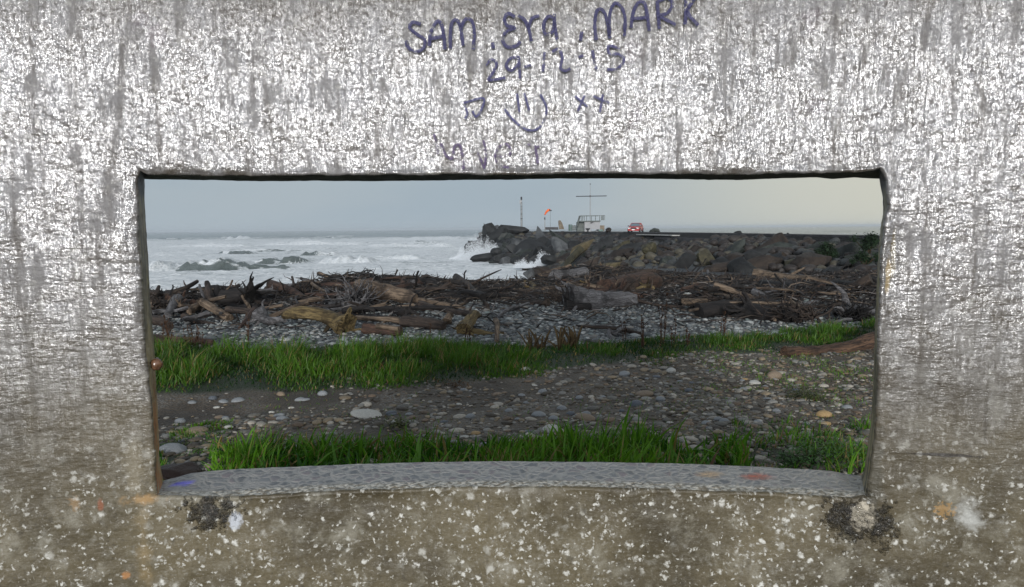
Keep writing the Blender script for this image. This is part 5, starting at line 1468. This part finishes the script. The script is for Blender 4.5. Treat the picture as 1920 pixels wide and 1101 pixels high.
def grass_mat(name):
    t = NT(name)
    t.b.inputs['Subsurface Weight'].default_value = 0
    c = t.attr()
    tr = t.n('ShaderNodeBsdfTranslucent'); t.lk(c, tr.inputs[0])
    mx = t.n('ShaderNodeMixShader'); mx.inputs[0].default_value = .35
    t.done(c, .5, .35)
    t.t.links.new(t.b.outputs[0], mx.inputs[1]); t.t.links.new(tr.outputs[0], mx.inputs[2]); t.t.links.new(mx.outputs[0], t.out.inputs[0])
    return t.m
M_GRASS = grass_mat('grass_blade')
def gcols(n, g, tuft, lush, far=False):
    a, b = (np.array([0.005, 0.030, 0.002]), np.array([0.058, 0.138, 0.006])) if far else (np.array([0.014, 0.080, 0.003]), np.array([0.100, 0.235, 0.010])); d = np.array([0.20, 0.15, 0.05]); r = np.array([0.10, 0.05, 0.02])
    u = np.clip(.36 + .75 * tuft + g.normal(0, .2, n), 0, 1)[:, None]
    c = a * (1 - u) + b * u
    q = g.random(n); c = np.where((q < lush)[:, None], d * g.uniform(.7, 1.2, (n, 1)), c); c = np.where((q > .985)[:, None], r, c)
    return c
g = np.random.default_rng(4)
n = 170000
y = g.uniform(6.0, 11.2, n); x = g.uniform(-1.0, .98, n) * y
yf, yb = np.interp(x, GF_X, GF_Y), np.interp(x, GB_X, GB_Y)
wob = .22 * fbm(x * 1.2, y * 1.2, 0, 4, 3)
ef, eb = y - yf + wob, yb - y + wob * .7
ok = (ef > -.02) & (eb > 0); x, y, ef, eb = x[ok], y[ok], ef[ok], eb[ok]
tuft = fbm(x * 1.7, y * 2.2, 0, 4, 61)
keep = g.random(len(x)) < np.clip(.35 + ef * 1.3 + tuft * .5, .1, 1); x, y, ef, eb, tuft = x[keep], y[keep], ef[keep], eb[keep], tuft[keep]
h = (.035 + .145 * np.clip(ef / 1.0, 0, 1) * np.clip(.60 + 1.1 * tuft, .08, 1.8)) * g.uniform(.4, 1.35, len(x)) * np.clip(.55 + eb * 1.2, .5, 1)
h *= np.interp(x, [-5, -1, 2, 5], [1.1, 1.05, .85, .8])
blades('grass', x, y, h, g.uniform(.006, .015, len(x)), gcols(len(x), g, tuft, .08, True), M_GRASS, 1, .5)
# strip against the outside of the wall
def strip(n, pxr, y0, y1, hs, lush, seed, wd, dens=None, lean=.35):
    g = np.random.default_rng(seed)
    y = g.uniform(y0, y1, n); px = g.uniform(*pxr, n); x = (px - 960) / F_PX * y
    tuft = fbm(x * 3.1, y * 2.5, 0, 4, seed)
    if dens is not None:
        ok = g.random(n) < np.interp(px, *dens) * np.clip(.7 + .7 * tuft, .1, 1); x, y, px, tuft = x[ok], y[ok], px[ok], tuft[ok]
    h = np.interp(px, [370, 480, 640, 900, 1160, 1400, 1620], hs) * g.uniform(.45, 1.25, len(x)) * np.clip(.85 + .6 * tuft, .35, 1.5)
    blades('grass', x, y, h, g.uniform(*wd, len(x)), gcols(len(x), g, tuft, lush), M_GRASS, seed, lean)
strip(7500, (372, 1415), 3.95, 4.75, [.10, .24, .17, .15, .19, .14, .09], .13, 71, (.009, .024), ([372, 430, 520, 1200, 1380, 1415], [.3, .8, 1, 1, .7, .2]), .55)
strip(40, (1105, 1215), 4.15, 4.45, [.36, .36, .36, .38, .42, .36, .3], .0, 72, (.015, .028), None, .16)
strip(420, (430, 1400), 4.0, 4.6, [.2, .26, .24, .2, .24, .2, .14], .12, 78, (.018, .034), None, .75)
strip(1700, (1380, 1650), 4.2, 5.3, [.06, .06, .06, .08, .09, .09, .12], .16, 73, (.006, .014), ([1380, 1450, 1640], [.5, 1, 1]), .7)
strip(5200, (-500, 285), 3.9, 4.8, [.16] * 7, .13, 79, (.009, .022), None, .6)
strip(5200, (1665, 2450), 3.9, 4.9, [.12] * 7, .15, 80, (.008, .02), None, .6)
strip(9000, (-1400, 3300), 1.35, 3.6, [.06] * 7, .15, 81, (.005, .012), None, .7)
strip(1500, (300, 420), 4.6, 5.6, [.05, .05, .05, .06, .06, .06, .06], .15, 74, (.005, .01), None, .7)
strip(7000, (420, 1640), 5.0, 6.6, [.028, .03, .03, .03, .03, .035, .05], .25, 75, (.004, .008), ([420, 800, 1100, 1300, 1640], [.25, .35, .2, .5, .9]), .8)
strip(5000, (1250, 1650), 6.4, 8.2, [.03, .03, .03, .03, .035, .04, .05], .2, 76, (.004, .008), ([1250, 1400, 1650], [.1, .7, 1]), .8)

# ------------------------------------------------------------------ dead stems and weeds
M_STEM = plain('dead_stem', (0.050, 0.026, 0.014), .8, .2, .4, 20)
M_FLAX = plain('dead_flax', (0.060, 0.042, 0.020), .8, .2, .4, 12)
M_WEED = plain('low_weed_leaf', (0.035, 0.085, 0.018), .6, .3, .4, 9)
def stems(px, py, hpx, n, spread, rad, m, label, seed, name='dead_plant', fork=2, cat='dead plant'):
    rd = random.Random(seed); c = gnd(px, py); root = empty(name, c); tag(root, label, cat, None)
    for k in range(n):
        h = hpx / F_PX * c.y * rd.uniform(.6, 1.05); s0 = Vector((rd.gauss(0, spread * .35), rd.gauss(0, spread * .3), -.03)); e = s0 + Vector((rd.gauss(0, spread * .5), rd.gauss(0, .03), h))
        b = MB(); pth = wander(s0, e, 7, .04, rd)
        b.add(*limb(pth, [rad * f for f in (1, .95, .9, .8, .7, .5, .25)], 6, seed + k))
        for q in range(fork):
            i = rd.randrange(2, 6); d = Vector((rd.uniform(-1, 1), rd.uniform(-.4, .4), rd.uniform(.5, 1.2))).normalized() * h * rd.uniform(.12, .3)
            b.add(*limb(wander(pth[i], pth[i] + d, 4, .08, rd), [rad * .5, rad * .45, rad * .35, rad * .2], 5, seed))
        for q in range(3 * fork):
            i = rd.randrange(3, 7); b.box(pth[i] + Vector((rd.gauss(0, .008), 0, rd.gauss(0, .01))), (.012, .012, .02))
        b.build('stem', m, root, True)
stems(1205, 652, 78, 2, .03, .010, M_STEM, 'thick dark dead stem standing tall at the grass edge', 1)
stems(1242, 650, 100, 4, .06, .0055, M_STEM, 'tallest cluster of thin dead stems behind the grass', 2)
stems(1262, 652, 70, 2, .03, .005, M_STEM, 'pair of dark dead stems right of the tallest cluster', 3)
stems(1290, 652, 40, 3, .05, .004, M_STEM, 'short wispy dead stems at the pebble edge', 4)
stems(1352, 640, 55, 4, .06, .004, M_STEM, 'dead stems standing in the grey pebbles before the black log', 5)
stems(1170, 640, 40, 3, .08, .004, M_STEM, 'thin dead stems beside the silvery snag', 6)
stems(805, 645, 55, 1, .02, .007, M_STEM, 'single dark dead stem in front of the thick brown log', 7)
stems(880, 645, 40, 4, .08, .004, M_STEM, 'wispy dead stems under the flared ochre stump', 8)
stems(465, 648, 60, 2, .05, .006, M_STEM, 'dark dead stems below the splintered stick', 9)
stems(318, 655, 70, 7, .12, .006, M_STEM, 'thicket of reddish dead stems beside the left jamb', 10)
stems(365, 655, 55, 7, .10, .006, M_STEM, 'bushy dark dead stems on the rotting log', 11)
def flax(px, py, wpx, hpx, n, label, seed):
    rd = random.Random(seed); c = gnd(px, py); o_ = MB(); s = c.y / F_PX
    for k in range(n):
        x0 = rd.uniform(-.5, .5) * wpx * s * .8; h = hpx * s * rd.uniform(.5, 1.1); ln = rd.gauss(0, .09) + x0 * .3
        w_ = rd.uniform(.008, .022); yy = rd.gauss(0, .04)
        V = []
        for u, f in ((0, .7), (.4, 1), (.75, .9), (1, .55)):
            cx = x0 + ln * u * u
            V += [(cx - w_ * f, yy, h * u - .03), (cx + w_ * f, yy + .006, h * u - .03), (cx, yy + .014, h * u - .03)]
        Fc = [(j * 3 + a, j * 3 + (a + 1) % 3, (j + 1) * 3 + (a + 1) % 3, (j + 1) * 3 + a) for j in range(3) for a in range(3)] + [(2, 1, 0), (9, 10, 11)]
        o_.add(V, Fc)
    o = o_.build('flax_stump', M_FLAX, None, True, c); tag(o, label, 'dead plant')
flax(1005, 658, 38, 44, 15, 'clump of dead flax stalks leaning left at the grass edge', 1)
flax(1062, 655, 52, 46, 20, 'broad clump of upright dead flax stalks beside the leaning one', 2)
def weed(px, py, wpx, hpx, n, label, seed, m=None, name='weed_plant'):
    g = np.random.default_rng(seed); c = gnd(px, py); s = c.y / F_PX; V = []; Fc = []
    for k in range(n):
        p = np.array([g.normal(0, wpx * s * .3), g.normal(0, wpx * s * .25), abs(g.normal(0, hpx * s * .45))]); l_ = g.uniform(.012, .03); a = g.uniform(0, 6.3); e = g.normal(.2, .5)
        d = np.array([math.cos(a) * math.cos(e), math.sin(a) * math.cos(e), math.sin(e)]); q = np.cross(d, [0, 0, 1]); q /= np.linalg.norm(q) + 1e-6
        b = len(V); V += [p, p + d * l_ * .5 + q * l_ * .32, p + d * l_, p + d * l_ * .5 - q * l_ * .32]; Fc.append((b, b + 1, b + 2, b + 3))
    o = obj(name, mesh(name, V, Fc, m or M_WEED, True), None, c)
    tag(o, label, 'weed') if n not in (700, 1500, 420) or seed == 1 else tag(o, kind='stuff')
weed(1510, 748, 60, 20, 1100, 'straggly dark olive weed sprawling over the gravel near the right jamb', 1, plain('olive_weed', (0.045, 0.055, 0.016), .6, .3, .5, 9))
weed(1560, 862, 120, 34, 1500, 'leafy green weed patch outside the right end of the sill', 2)
weed(1490, 868, 70, 24, 700, 'low tangled weed just right of the tall grass', 3)
weed(850, 724, 60, 12, 420, 'reddish-brown dock leaves at the foot of the far grass', 4, plain('dock_leaf', (0.06, 0.032, 0.012), .6, .3, .5, 9))
weed(745, 800, 50, 18, 380, 'dark dry seedhead weed behind the tall grass', 5, plain('dry_weed', (0.055, 0.065, 0.014), .6, .3, .5, 9))
weed(325, 838, 60, 12, 300, 'small moss-green weed by the large flat grey stone', 6, plain('moss_weed', (0.05, 0.07, 0.016), .6, .3, .5, 9))
# shrubs clinging to the breakwater
def shrub(px, py, d, w_, h_, n, label, seed):
    g = np.random.default_rng(seed); c = at(px, py, d); root = empty('shrub', c); tag(root, label, 'shrub')
    cl = np.array([[g.normal(0, w_ * .35), g.normal(0, w_ * .25), g.uniform(-.3, .6) * h_] for _ in range(14)])
    V, Fc = [], []
    for k in range(n):
        p = cl[g.integers(0, 14)] + g.normal(0, w_ * .13, 3); l_ = g.uniform(.05, .11); dd = g.normal(size=3); dd /= np.linalg.norm(dd); q = np.cross(dd, g.normal(size=3)); q /= np.linalg.norm(q)
        b = len(V); V += [p, p + dd * l_ * .5 + q * l_ * .3, p + dd * l_, p + dd * l_ * .5 - q * l_ * .3]; Fc.append((b, b + 1, b + 2, b + 3))
    obj('foliage', mesh('foliage', V, Fc, plain('shrub_leaf', (0.011, 0.024, 0.009), .7, .2, .6, 3), True), root)
    rd = random.Random(seed); b = MB()
    for k in range(8): b.add(*limb(wander((0, 0, -.6 * h_), Vector(cl[k]), 5, .1, rd), [.03, .025, .02, .012, .006], 5, k))
    b.build('stem', M_STEM, root, True)
shrub(1556, 478, 33, .8, .7, 2600, 'dark green shrub growing between boulders above the grey dome', 1)
shrub(1632, 458, 31, .7, .7, 2400, 'dark green shrub under the roadway edge by the right jamb', 2)
shrub(1622, 488, 30, .5, .5, 1600, 'lower dark green shrub hanging below the one by the right jamb', 3)
# lump of bark outside the left end of the sill
o = obj('bark_lump', rock_mesh('bark_lump', 9, plain('wet_bark', (0.035, 0.022, 0.018), .4, .5, .5, 30, .02), 4, 14, .55, .9, (1, .7, .6), .08), None, at(335, 884, 3.6), (0, .1, .3), (.11, .10, .10))
tag(o, 'dark wet lump of bark just outside the left end of the sill', 'bark')

# ------------------------------------------------------------------ sea haze
hz_m = bpy.data.materials.new('sea_haze'); hz_m.use_nodes = True; ht = hz_m.node_tree; ht.nodes.clear()
ho = ht.nodes.new('ShaderNodeOutputMaterial'); hv = ht.nodes.new('ShaderNodeVolumePrincipled')
hv.inputs['Color'].default_value = (0.80, 0.85, 0.90, 1); hv.inputs['Density'].default_value = 0.00022; hv.inputs['Anisotropy'].default_value = 0.2
ht.links.new(hv.outputs[0], ho.inputs['Volume'])
hb_ = MB().box((0, 0, 0), (22000, 22000, 22))
o = hb_.build('haze', hz_m); o.location = (0, 0, 1.0); tag(o, kind='stuff')
